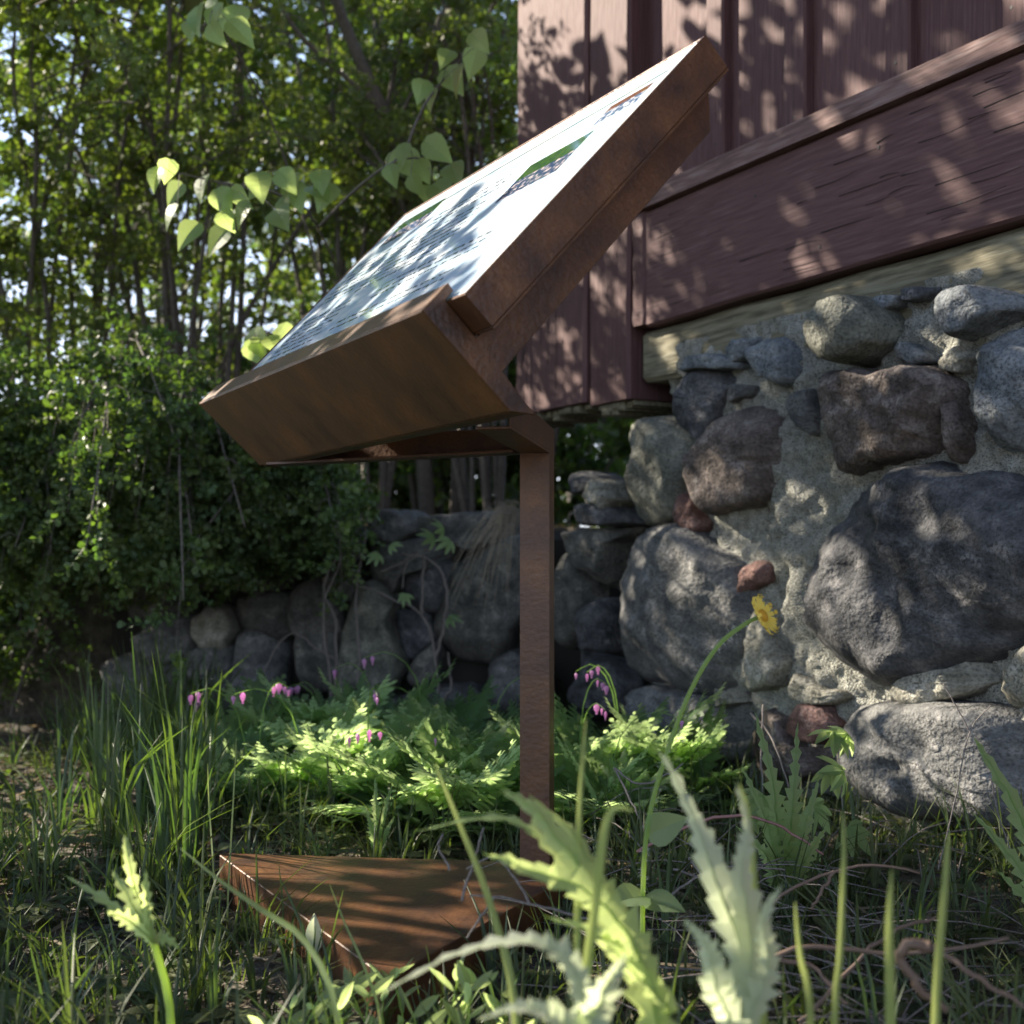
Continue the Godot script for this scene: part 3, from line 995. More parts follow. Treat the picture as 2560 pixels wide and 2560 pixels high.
func plants() -> void:
	# leaf shapes
	var small := flat_leaf(1.0, [0.05, 0.17, 0.3, 0.36, 0.26, 0.02], 0.25, 0.15)
	var oval := flat_leaf(1.0, [0.03, 0.24, 0.34, 0.3, 0.16, 0.01], 0.25, 0.3)
	var heart := flat_leaf(1.0, [0.16, 0.4, 0.43, 0.36, 0.25, 0.13, 0.01], 0.18, 0.35)
	M.leaf = leafmat(Color.WHITE, lin(0.8, 1.0, 0.25))
	M.lilac = leafmat(lin(0.085, 0.135, 0.055), lin(0.8, 1.0, 0.3), 0.4)
	M.heartleaf = leafmat(lin(0.05, 0.09, 0.042), lin(0.75, 1.0, 0.4), 0.5)
	M.thistle = leafmat(lin(0.19, 0.25, 0.12), lin(0.85, 1.0, 0.35), 0.6)
	M.thistle_dark = leafmat(lin(0.085, 0.13, 0.065), lin(0.8, 1.0, 0.4), 0.5)
	M.blade = leafmat(lin(0.14, 0.20, 0.075), lin(0.85, 1.0, 0.3), 0.45)
	M.pink = leafmat(lin(0.40, 0.24, 0.38), lin(0.9, 0.5, 0.8), 0.5)
	M.yellow = leafmat(lin(0.80, 0.62, 0.12), lin(1.0, 0.8, 0.2), 0.5)
	var sm := [sprig(16, 0.12, small, 0.021, 1, 0.0009).mesh(), sprig(13, 0.11, small, 0.024, 2, 0.0009).mesh(), sprig(12, 0.2, oval, 0.05, 3, 0.0015).mesh(), sprig(12, 0.3, oval, 0.085, 4, 0.002).mesh(), sprig(9, 0.28, oval, 0.10, 5, 0.002).mesh()]
	var deep := Color(0.085, 0.14, 0.065)
	var mid := Color(0.14, 0.195, 0.08)

	# barberry that hangs over the retaining wall
	var bg := "barberry shrubs along the retaining wall"
	for e in [
		[Vector3(-0.80, 0.64, -4.02), 12, 0.42, 0.26, Vector3(-0.02, 0, 0.42), deep, 12, 9, "small leaved dark green barberry hanging over the middle of the stone retaining wall", 3.6],
		[Vector3(-1.02, 0.62, -3.98), 16, 0.6, 0.36, Vector3(0.0, 0, 0.5), deep, 13, 9, "dense barberry with rounded leaves spilling over the wall left of the sign", 3.1],
		[Vector3(-1.4, 0.55, -3.9), 15, 0.8, 0.4, Vector3(0.05, 0, 0.45), deep, 12, 9, "barberry bush trailing to the grass where the stone wall is hidden", 2.8],
		[Vector3(-1.8, 0.1, -4.05), 14, 1.0, 0.5, Vector3(0.1, 0, 0.15), deep, 11, 8, "leftmost barberry bush standing in the tall grass", 1.2],
	]:
		shrub("barberry", e[8], "shrub", bg, e[0], e[1], e[2], e[3], e[4], sm[0], e[5], e[6], e[7], 1.0, 0.008, 0.15, e[9])
	# tall shrubs behind
	var hg := "tall shrubs behind the retaining wall"
	for e in [
		[Vector3(-0.05, 0.62, -5.0), 11, 2.3, 0.5, Vector3(-0.1, 0, 0.0), mid, 9, 8, "tall dark thin-stemmed shrub close beside the barn corner", sm[1]],
		[Vector3(-0.65, 0.62, -5.1), 13, 2.7, 0.7, Vector3(0, 0, 0.1), mid, 9, 8, "tall dark shrub with many upright stems behind the sign panel", sm[1]],
		[Vector3(-1.25, 0.62, -4.9), 13, 2.6, 0.7, Vector3(0, 0, 0.15), mid, 10, 8, "tall fine-leaved shrub behind the middle of the barberries", sm[1]],
		[Vector3(-1.85, 0.5, -4.8), 13, 2.6, 0.7, Vector3(0.1, 0, 0.2), mid, 10, 8, "tall arching shrub in sun at the left behind the barberries", sm[1]],
		[Vector3(-2.5, 0.2, -4.8), 13, 2.9, 0.7, Vector3(0.1, 0, 0.2), mid, 10, 8, "yellow-green sunlit shrub at the upper left edge", sm[1]],
		[Vector3(-0.35, 0.62, -6.2), 12, 3.2, 0.8, Vector3(0, 0, 0), mid, 9, 8, "loose sunlit shrub far behind the barn corner", sm[2]],
		[Vector3(-1.7, 0.62, -6.0), 12, 3.3, 0.9, Vector3(0, 0, 0), mid, 9, 8, "pale green tall shrub in the second row at the left", sm[2]],
	]:
		var far: bool = e[9] == sm[2]
		shrub("tall_shrub", e[8], "shrub", hg, e[0], e[1], e[2], e[3], e[4], e[9], e[5], e[6], e[7], 1.15 if not far else 0.9, 0.016, 0.3, 0.35)
	for e in [[Vector3(0.15, 0.62, -5.6), "low dark bush in the gap between post and barn"], [Vector3(-0.5, 0.62, -6.6), "low dark bush under the stems behind the post"], [Vector3(-1.3, 0.62, -6.8), "low dark bush under the tall shrubs left of the post"], [Vector3(-2.4, 0.4, -6.6), "low dark bush behind the left barberries"], [Vector3(0.9, 0.6, -7.4), "low dark bush far behind the barn corner"], [Vector3(-3.4, 0.1, -6.2), "low dark bush at the far left behind the grass"]]:
		shrub("undergrowth_bush", e[1], "shrub", "low bushes behind the tall shrubs", e[0], 12, 1.1, 0.75, Vector3.ZERO, sm[2], deep, 9, 9, 1.0, 0.008, 0.02, 0.5)
	# trees: behind the shrubs, and a row on the left whose crowns sift the sun
	var tg := "trees behind the shrubs"
	for e in [[Vector3(-0.6, 0.5, -8.2), 5.5, 1.6, "slim tree behind the barn corner with sky showing through"], [Vector3(-2.3, 0.4, -8.0), 5.5, 1.8, "leafy tree behind the tall shrubs, left of centre"], [Vector3(-4.2, 0.2, -8.5), 6.0, 2.0, "broad tree at the back left behind the bright shrub"], [Vector3(0.5, 0.5, -10.5), 7.0, 2.2, "distant tree seen just left of the barn wall"], [Vector3(-1.6, 0.4, -11.5), 7.5, 2.5, "tallest distant tree behind all the shrubs"]]:
		tree("background_tree", e[3], tg, e[0], e[1], 0.12, e[2], sm[3], mid, 26, 26, 0.95, 0.07)
	var lt := thing("leaning_trunk", "pale grey slanting trunk with bare limbs seen through the shrubs", "tree", Vector3(-0.35, 0.6, -5.3), Basis(), tg)
	for e in [[[Vector3(-0.35, 0.55, -5.3), Vector3(-0.4293, 1.9596, -5.1000), Vector3(-0.4861, 2.2625, -4.9000), Vector3(-0.5690, 2.4545, -4.8000), Vector3(-0.6650, 2.6796, -4.7500), Vector3(-0.7388, 2.9399, -4.7000)], 0.035, "trunk"], [[Vector3(-0.25, 0.55, -5.3), Vector3(-0.1921, 1.9871, -5.2000), Vector3(-0.1708, 2.3320, -5.1000), Vector3(-0.2233, 2.6194, -5.0000), Vector3(-0.2491, 3.0059, -5.0000)], 0.028, "trunk"], [[Vector3(-0.4861, 2.2625, -4.9000), Vector3(-0.5369, 2.3141, -4.7000), Vector3(-0.7847, 2.4907, -4.5000), Vector3(-0.8428, 2.6368, -4.4000)], 0.012, "limb"], [[Vector3(-0.1708, 2.3320, -5.1000), Vector3(-0.1417, 2.5120, -5.0000), Vector3(-0.1810, 2.7465, -4.9000)], 0.014, "limb"]]:
		var lm := MB.new()
		var lp := curve(e[0], 14)
		for i in lp.size():
			lp[i] -= lt.position
		tube(lm, lp, e[1], e[1] * 0.55, 7)
		part(e[2], lm.mesh(true), M.bark, lt)
	var sg := "trees beyond the left edge that keep sun off the sign"
	for e in [[Vector3(-1.98, 0.0, -4.12), 5.0, 0.95, 0.47, 25, 19, "leafy tree beyond the left edge, level with the barberries"], [Vector3(-2.25, 0.0, -2.7), 2.2, 0.8, 0.5, 11, 15, "small leafy tree beyond the left edge, nearest the camera"], [Vector3(-2.35, 0.0, -3.42), 1.95, 0.55, 0.62, 6, 15, "small leafy tree beyond the left edge, before the taller one"]]:
		tree("shade_tree", e[6], sg, e[0], e[1], e[3], e[2], sm[4], mid, e[4], e[5], 0.9, 0.04, Vector3.ZERO, 0.35, 0.12)

	lilac(heart)
	wall_plants(small)
	ground_plants(small, oval)
	front_plants(oval)

func lilac(heart: MB) -> void:
	# a lilac: thin grey stems, large heart-shaped leaves in pairs
	var o := thing("lilac", "lilac branches with large heart-shaped leaves hanging in front of the shrubs", "shrub", Vector3(-1.0, 0.55, -4.35), Basis())
	var inv := o.transform.affine_inverse()
	var lm: ArrayMesh = heart.mesh()
	var sets := [
		[[Vector3(-1.0, 0.55, -4.35), Vector3(-0.5740, 1.2978, -4.1000), Vector3(-0.5659, 1.5325, -3.6000), Vector3(-0.5938, 1.4840, -3.1000), Vector3(-0.6918, 1.4646, -2.9500), Vector3(-0.8170, 1.4804, -2.9000)], [[300, 315], [345, 345], [390, 330], [440, 350], [455, 390], [500, 345], [535, 370], [560, 325], [605, 320], [590, 350], [335, 385], [415, 400], [470, 380], [520, 395], [320, 300], [410, 355], [485, 325], [548, 345], [430, 430], [375, 420], [625, 345], [525, 320]], 2.92],
		[[Vector3(-0.5659, 1.5325, -3.6000), Vector3(-0.3931, 1.5344, -3.2000), Vector3(-0.2654, 1.5379, -3.0000), Vector3(-0.1519, 1.5411, -3.0500)], [[740, 285], [770, 270], [735, 310], [790, 300], [820, 345], [790, 350], [850, 310], [800, 265], [755, 290], [775, 330]], 3.0],
		[[Vector3(-0.5740, 1.2978, -4.1000), Vector3(-0.6896, 1.8108, -3.6000), Vector3(-0.7049, 1.8541, -2.9000)], [[375, 10], [410, 15], [430, 40], [395, 45], [450, 10], [365, 35], [400, -10], [420, 5]], 2.9],
		[[Vector3(-0.2654, 1.5379, -3.0000), Vector3(-0.2210, 1.7037, -3.1000), Vector3(-0.1319, 1.8642, -3.2000)], [[850, 95], [875, 120], [820, 165], [900, 90], [840, 130], [890, 60], [800, 150]], 3.15],
		[[Vector3(-0.5740, 1.2978, -4.1000), Vector3(-0.5636, 1.1572, -3.4000), Vector3(-0.5804, 1.1005, -2.9000)], [[480, 620], [505, 635], [520, 620], [470, 640]], 2.9],
	]
	for e in sets:
		var mb := MB.new()
		var pts := curve(e[0], 16)
		for i in pts.size():
			pts[i] = inv * pts[i]
		tube(mb, pts, 0.005, 0.0016, 5)
		part("stem", mb.mesh(true), M.bark, o)
		for q in e[1]:
			var z: float = e[2] + rng.randf_range(-0.08, 0.08)
			var p := inv * Vector3((q[0] - 966.0) / 2328.4 * z, 0.56 - (q[1] - 1059.0) / 2328.4 * z, -z)
			var near := pts[0]
			for s in pts:
				if s.distance_to(p) < near.distance_to(p):
					near = s
			var stalk := MB.new()
			tube(stalk, PackedVector3Array([near, near.lerp(p, 0.6) + Vector3(0, 0.006, 0), p]), 0.0011, 0.0008, 3)
			var d := Vector3(rng.randf_range(-0.7, 0.7), rng.randf_range(-1.0, -0.25), rng.randf_range(-0.1, 0.5)).normalized()
			var s := rng.randf_range(0.055, 0.085)
			var face := (Vector3(rng.randf_range(-0.8, 0.3), rng.randf_range(0.2, 0.9), rng.randf_range(0.4, 1.0))).normalized()
			var x := d.cross(face).normalized()
			var l := part("leaf", lm, M.lilac, o, Transform3D(Basis(x, d, x.cross(d)).scaled(Vector3(s, s, s)), p))
			part("stalk", stalk.mesh(), M.twig, l, l.transform.affine_inverse())

func palmate(n: int, size: float, oval: MB, seed_: int) -> MB:
	var r := RandomNumberGenerator.new()
	r.seed = seed_
	var mb := MB.new()
	for k in n:
		var a := lerpf(-1.35, 1.35, k / (n - 1.0))
		var d := Vector3(sin(a), cos(a), -0.25 + r.randf_range(-0.15, 0.1)).normalized()
		var x := d.cross(Vector3(0, 0, 1)).normalized()
		var s := size * (1.0 - 0.28 * absf(a) / 1.35)
		mb.add(oval, Transform3D(Basis(x * 0.8, d, x.cross(d)) * Basis.from_scale(Vector3(s, s, s)), Vector3.ZERO))
	return mb

func wall_plants(small: MB) -> void:
	# bare vines trained up the retaining wall
	var lance := flat_leaf(1.0, [0.03, 0.14, 0.2, 0.2, 0.12, 0.01], 0.3, 0.2)
	var five: ArrayMesh = palmate(5, 0.055, lance, 1).mesh()
	var vg := "bare woody vines on the retaining wall"
	var vines := [
		["grey vine that forks over the big dark stones behind the post", [[Vector3(-0.4113, 0.0173, -3.6000), Vector3(-0.2387, 0.1159, -3.6800), Vector3(-0.2288, 0.2724, -3.7000), Vector3(-0.2732, 0.3986, -3.7200), Vector3(-0.3630, 0.4460, -3.7400), Vector3(-0.4877, 0.4970, -3.7600)], [Vector3(-0.2288, 0.2724, -3.7000), Vector3(-0.2082, 0.3518, -3.7000), Vector3(-0.1923, 0.4631, -3.7000), Vector3(-0.2333, 0.5552, -3.7200), Vector3(-0.3309, 0.5825, -3.7400)], [Vector3(-0.2732, 0.3986, -3.7200), Vector3(-0.2668, 0.5264, -3.7200), Vector3(-0.2652, 0.5744, -3.7200)], [Vector3(-0.2387, 0.1159, -3.6800), Vector3(-0.1823, 0.1812, -3.6600), Vector3(-0.1944, 0.2897, -3.6800)]], 0.0055],
		["dark twin vine climbing beside the tall egg-shaped stone", [[Vector3(-0.5068, -0.0013, -3.6200), Vector3(-0.5279, 0.1791, -3.6800), Vector3(-0.5276, 0.3677, -3.7000), Vector3(-0.5686, 0.4941, -3.7400), Vector3(-0.4668, 0.6889, -3.8000), Vector3(-0.4623, 0.8263, -3.9000)], [Vector3(-0.5255, 0.0143, -3.6200), Vector3(-0.5407, 0.2283, -3.6600), Vector3(-0.5657, 0.4154, -3.7000), Vector3(-0.5264, 0.5584, -3.7600), Vector3(-0.4994, 0.7216, -3.8000)], [Vector3(-0.4680, -0.0013, -3.6200), Vector3(-0.4527, 0.2598, -3.6600), Vector3(-0.4697, 0.4466, -3.7200), Vector3(-0.4504, 0.6563, -3.8000)]], 0.005],
		["thin pale runner lying across the stones left of the egg-shaped stone", [[Vector3(-0.7669, 0.1410, -3.6000), Vector3(-0.6733, 0.3372, -3.6800), Vector3(-0.5753, 0.2991, -3.6600), Vector3(-0.4940, 0.2458, -3.6400)], [Vector3(-0.3930, 0.5264, -3.7200), Vector3(-0.2666, 0.5905, -3.7400), Vector3(-0.1534, 0.6223, -3.7200), Vector3(-0.0572, 0.6379, -3.7000)]], 0.003],
	]
	for v in vines:
		var o := thing("vine", v[0], "vine", Vector3(v[1][0][0].x, 0, v[1][0][0].z), Basis(), vg)
		for s in v[1]:
			var mb := MB.new()
			var pts := curve(s, 18)
			for i in pts.size():
				pts[i] += Vector3(rng.randf_range(-1, 1), rng.randf_range(-1, 1), rng.randf_range(-1, 1)) * 0.004 - o.position
			tube(mb, pts, v[2], v[2] * 0.45, 5)
			part("stem", mb.mesh(true), M.twig, o)
	# creeper shoots with five-fingered leaves
	var cg := "creeper shoots with five-fingered leaves"
	for e in [
		["creeper shoot on the retaining wall just left of the post", [Vector3(-0.3238, 0.4798, -3.6600), Vector3(-0.3064, 0.5584, -3.6400), Vector3(-0.2114, 0.5973, -3.6200)], [[Vector3(-0.3902, 0.5818, -3.6200), 0.9], [Vector3(-0.3591, 0.6051, -3.6200), 0.8], [Vector3(-0.2257, 0.6280, -3.6000), 1.1], [Vector3(-0.1794, 0.6203, -3.6000), 1.0], [Vector3(-0.1979, 0.6512, -3.6000), 1.0], [Vector3(-0.1871, 0.3961, -3.6000), 0.9], [Vector3(-0.3125, 0.4652, -3.6200), 0.8]]],
		["creeper shoot climbing the rounded grey stone at the right", [Vector3(0.5718, 0.0360, -2.1000), Vector3(0.5743, 0.1528, -2.1500), Vector3(0.5754, 0.2520, -2.2000)], [[Vector3(0.5674, 0.2595, -2.1800), 1.2], [Vector3(0.5936, 0.2548, -2.1800), 1.0], [Vector3(0.5727, 0.1977, -2.1300), 1.2], [Vector3(0.5505, 0.2006, -2.1400), 1.0], [Vector3(0.5664, 0.1124, -2.0800), 1.1], [Vector3(0.5087, 0.1442, -2.1000), 1.1], [Vector3(0.4878, 0.0925, -2.0500), 1.0]]],
		["creeper shoot low in the twigs before the pale stones", [Vector3(0.4305, 0.0399, -1.9500), Vector3(0.4329, 0.1297, -2.0000), Vector3(0.4112, 0.1774, -2.0200)], [[Vector3(0.4071, 0.1812, -2.0000), 1.0], [Vector3(0.4329, 0.1640, -2.0000), 0.9], [Vector3(0.4411, 0.1046, -1.9600), 1.0], [Vector3(0.3900, 0.1468, -2.0000), 0.8]]],
	]:
		var o := thing("creeper", e[0], "creeper", e[1][0], Basis(), cg)
		var mb := MB.new()
		var pts := curve(e[1], 10)
		for i in pts.size():
			pts[i] -= o.position
		tube(mb, pts, 0.002, 0.0012, 4)
		part("stem", mb.mesh(), M.twig, o)
		for l in e[2]:
			var p: Vector3 = l[0] - o.position
			var d := Vector3(rng.randf_range(-0.8, 0.8), rng.randf_range(-0.9, 0.3), 0.35).normalized()
			var x := d.cross(Vector3(rng.randf_range(-0.3, 0.3), 0.6, 0.8)).normalized()
			part("leaf", five, M.thistle_dark, o, Transform3D(Basis(x, d, x.cross(d)).scaled(Vector3.ONE * l[1]), p))
	# dry grass hanging from the top of the wall beside the post
	var g := thing("dry_grass_tuft", "tuft of dry straw hanging over the wall top left of the post", "grass tuft", Vector3(0.0140, 0.6750, -3.6200), Basis())
	for k in 5:
		var mb := MB.new()
		for q in 22:
			var t := rng.randf_range(-0.6, 0.25)
			var L := rng.randf_range(0.12, 0.36)
			var a := Vector3(rng.randf_range(-0.02, 0.03), rng.randf_range(-0.01, 0.04), rng.randf_range(-0.03, 0.05))
			var e := a + Vector3(-L * (0.5 + t * 0.7), -L * rng.randf_range(0.25, 0.9), rng.randf_range(0, 0.08))
			tube(mb, curve([a, a.lerp(e, 0.4) + Vector3(-0.02, 0.05, 0.03), e], 6), 0.0010, 0.0005, 3)
		part("straw", mb.mesh(), M.straw, g)
	tag(g, "tuft of dry straw hanging over the wall top left of the post")

func ground_plants(small: MB, oval: MB) -> void:
	var blades := []
	for v in 3:
		var mb := MB.new()
		for k in 6:
			var a := rng.randf() * TAU
			var h := rng.randf_range(0.5, 1.0)
			var out := Vector3(cos(a), 0, sin(a))
			var b := rng.randf_range(0.05, 0.5)
			var foot := out * rng.randf_range(0.0, 0.05)
			ribbon(mb, curve([foot, foot + out * b * 0.25 * h + Vector3(0, h * 0.5, 0), foot + out * b * h + Vector3(0, h * (1.0 - b * 0.5), 0)], 6), [0.008, 0.011, 0.009, 0.006, 0.001], out.cross(UP) * 0.3 + out, 0.3)
		blades.append(mb.mesh())
	# tall grass on the left
	var ts := [[], [], []]
	var cs := [[], [], []]
	for k in 620:
		var x := rng.randf_range(-2.3, -0.55)
		var z := rng.randf_range(-4.0, -1.9)
		var dens := clampf(1.0 - absf(px_x(x, z) - 330.0) / 260.0 + bump_noise.get_noise_2d(x * 1.5, z * 1.5) * 0.6, 0.06, 1.0)
		if rng.randf() > dens or px_x(x, z) > 640.0:
			continue
		var h := rng.randf_range(0.16, 0.42) * (0.7 + 0.5 * dens)
		var i := rng.randi() % 3
		ts[i].append(Transform3D(Basis(UP, rng.randf() * TAU).scaled(Vector3(0.36, h, 0.36)), Vector3(x, ground_y(x, z) - 0.01, z)))
		cs[i].append(green(Color(0.08, 0.125, 0.062), 0.3, 0.45))
	var lab := ["tall green grass standing at the left edge", "tall bent grass among the upright grass at the left", "tall seeding grass before the barberries"]
	for i in 3:
		tag(stuff("tall_grass", blades[i], M.leaf, ts[i], cs[i], self), lab[i], "grass")
	# short grass everywhere else
	ts = [[], [], []]
	cs = [[], [], []]
	for k in 9000:
		var x := rng.randf_range(-3.4, 1.6)
		var z := rng.randf_range(-3.9, -0.7)
		if px_x(x, z) < -1100.0 or px_x(x, z) > 2100.0 or on_foot(x, z) or (px_x(x, z) < 260.0 and z < -2.2 and rng.randf() < 0.75):
			continue
		var h := rng.randf_range(0.04, 0.1) if rng.randf() < 0.75 else rng.randf_range(0.1, 0.22)
		var i := rng.randi() % 3
		ts[i].append(Transform3D(Basis(UP, rng.randf() * TAU).scaled(Vector3(0.07 + h, h, 0.07 + h)), Vector3(x, ground_y(x, z) - 0.004, z)))
		cs[i].append(green(Color(0.078, 0.112, 0.062), 0.35, 0.45))
	lab = ["short green grass carpeting the ground", "short mixed grass blades between the ground leaves", "thin short grass around the steel base"]
	for i in 3:
		tag(stuff("short_grass", blades[i], M.leaf, ts[i], cs[i], self), lab[i], "grass")
	# low weeds: three leaflets on a stalk
	var tri_leaf := MB.new()
	tube(tri_leaf, PackedVector3Array([Vector3.ZERO, Vector3(0, 0.6, 0.03), Vector3(0, 1.0, 0.12)]), 0.02, 0.014, 3)
	for a in [-1.25, 0.0, 1.25]:
		var d := Vector3(sin(a), 0.15, cos(a)).normalized()
		var x := d.cross(UP).normalized()
		tri_leaf.add(oval, Transform3D(Basis(x * 0.75, d * 0.75, x.cross(d) * 0.75), Vector3(0, 1.0, 0.12)))
	var pts := []
	var cols := []
	for k in 7200:
		var x := rng.randf_range(-3.2, 1.4)
		var z := rng.randf_range(-3.6, -0.8)
		if px_x(x, z) < -1100.0 or px_x(x, z) > 2100.0 or on_foot(x, z):
			continue
		var h := rng.randf_range(0.018, 0.045)
		pts.append(Transform3D((Basis(UP, rng.randf() * TAU) * Basis(Vector3.RIGHT, rng.randf_range(-0.3, 0.3))).scaled(Vector3(h, h, h)), Vector3(x, ground_y(x, z) - 0.003, z)))
		cols.append(green(Color(0.08, 0.11, 0.058), 0.35, 0.5))
	tag(stuff("ground_cover", tri_leaf.mesh(), M.leaf, pts, cols, self), "low three-leaved weeds covering the ground", "weeds")
	# dead stalks and dry leaf bits
	var bit := MB.new()
	ribbon(bit, PackedVector3Array([Vector3.ZERO, Vector3(0.05, 0.03, 0.3), Vector3(-0.02, 0.02, 0.7), Vector3(0, 0.05, 1)]), [0.02, 0.06, 0.06, 0.01], UP, 0.3)
	pts = []
	cols = []
	for k in 9000:
		var x := rng.randf_range(-3.0, 1.6)
		var z := rng.randf_range(-4.2, -0.7)
		if on_foot(x, z) or px_x(x, z) < -1100.0 or px_x(x, z) > 2150.0:
			continue
		var s := rng.randf_range(0.03, 0.11)
		pts.append(Transform3D((Basis(UP, rng.randf() * TAU) * Basis(Vector3.RIGHT, rng.randf_range(-0.25, 0.25))).scaled(Vector3(s, s, s)), Vector3(x, ground_y(x, z) + rng.randf_range(0.002, 0.012), z)))
		var c := rng.randf_range(0.5, 1.2)
		cols.append(Color(0.34 * c, 0.29 * c, 0.20 * c))
	tag(stuff("leaf_litter", bit.mesh(), M.dry, pts, cols, self), "dry straw and leaf litter strewn over the ground", "litter")

	# bleeding hearts between the sign and the wall
	var leaves := [lobed_leaf(1.0, 1).mesh(), lobed_leaf(1.0, 2).mesh(), lobed_leaf(1.0, 3).mesh()]
	var flower: ArrayMesh = heart_flower().mesh(true)
	var spots := [
		[430, 1500, 3.0, 0.8, "leftmost bleeding heart, half hidden in tall grass"], [540, 1480, 3.1, 1.0, "bleeding heart with a spray of three pink flowers at the left of the patch"], [620, 1450, 3.2, 0.95, "bleeding heart before the egg-shaped stone"], [720, 1440, 3.2, 1.0, "bleeding heart with a drooping pink pair below the sunlit stone"], [820, 1450, 3.1, 1.0, "bleeding heart whose flowers hang in a cluster left of the post"], [910, 1460, 3.0, 0.95, "bleeding heart close left of the post"],
		[480, 1560, 2.75, 0.9, "small bleeding heart behind the corner of the steel base"], [590, 1550, 2.7, 0.9, "bleeding heart in the front row at the left"], [690, 1560, 2.6, 0.9, "bleeding heart in the middle of the front row"], [790, 1570, 2.55, 0.9, "bleeding heart just behind the steel base"], [890, 1590, 2.45, 0.85, "bleeding heart behind the base beside the post"], [960, 1560, 2.6, 0.8, "bleeding heart directly behind the post"],
		[1085, 1500, 2.75, 0.95, "bleeding heart close right of the post"], [1180, 1480, 2.8, 1.0, "bleeding heart behind the stem of the yellow flower"], [1130, 1580, 2.45, 0.85, "bleeding heart low in front right of the post"], [1270, 1460, 2.75, 0.85, "rightmost bleeding heart at the foot of the foundation"],
	]
	for e in spots:
		var z: float = e[2]
		var x: float = (e[0] - 966.0) / 2328.4 * z
		var o := thing("bleeding_heart", e[4], "flower plant", Vector3(x, ground_y(x, -z), -z), Basis(), "bleeding hearts behind the sign")
		for k in 17:
			var a := k * 2.4 + rng.randf_range(-0.4, 0.4)
			var el := rng.randf_range(0.35, 1.25)
			var d := Vector3(cos(a) * cos(el), sin(el), sin(a) * cos(el))
			var s: float = rng.randf_range(0.17, 0.29) * e[3]
			var back := Vector3(-cos(a) * sin(el), cos(el), -sin(a) * sin(el))
			part("leaf", leaves[k % 3], M.heartleaf, o, Transform3D(Basis(d.cross(back), d, back).scaled(Vector3(s, s, s)), Vector3(rng.randf_range(-0.02, 0.02), 0.0, rng.randf_range(-0.02, 0.02))))
		for f in [0, 1, 2, 1, 0, 1, 1, 0, 2, 1][int(e[0] / 10) % 10]:
			var a := rng.randf_range(-0.6, 3.6)
			var h: float = rng.randf_range(0.24, 0.33) * e[3]
			var out := Vector3(cos(a), 0, sin(a)) * rng.randf_range(0.05, 0.14)
			var st := curve([Vector3.ZERO, out * 0.3 + Vector3(0, h * 0.75, 0), out * 0.8 + Vector3(0, h, 0), out * 1.3 + Vector3(0, h * 0.97, 0)], 9)
			var mb := MB.new()
			tube(mb, st, 0.0016, 0.0008, 4)
			var stem := part("flower_stem", mb.mesh(), M.heartleaf, o)
			for q in rng.randi_range(1, 4):
				var p := st[8 - q] - Vector3(0, 0.005, 0)
				part("flower", flower, M.pink, stem, Transform3D(Basis(UP, rng.randf() * TAU).scaled(Vector3.ONE * rng.randf_range(0.6, 1.05)), p))

func px_x(x: float, z: float) -> float:
	return 966.0 + x / maxf(-z, 0.1) * 2328.4

func on_foot(x: float, z: float) -> bool:
	# inside the three-cornered steel base
	var d := Vector3(x + 0.10164, 0, z + 1.4)
	var u := d.dot(EU)
	var s := d.dot(ES)
	return s > -0.02 and s < 0.48 and absf(u + 0.43) < 0.37 * (1.0 - s / 0.5) + 0.02

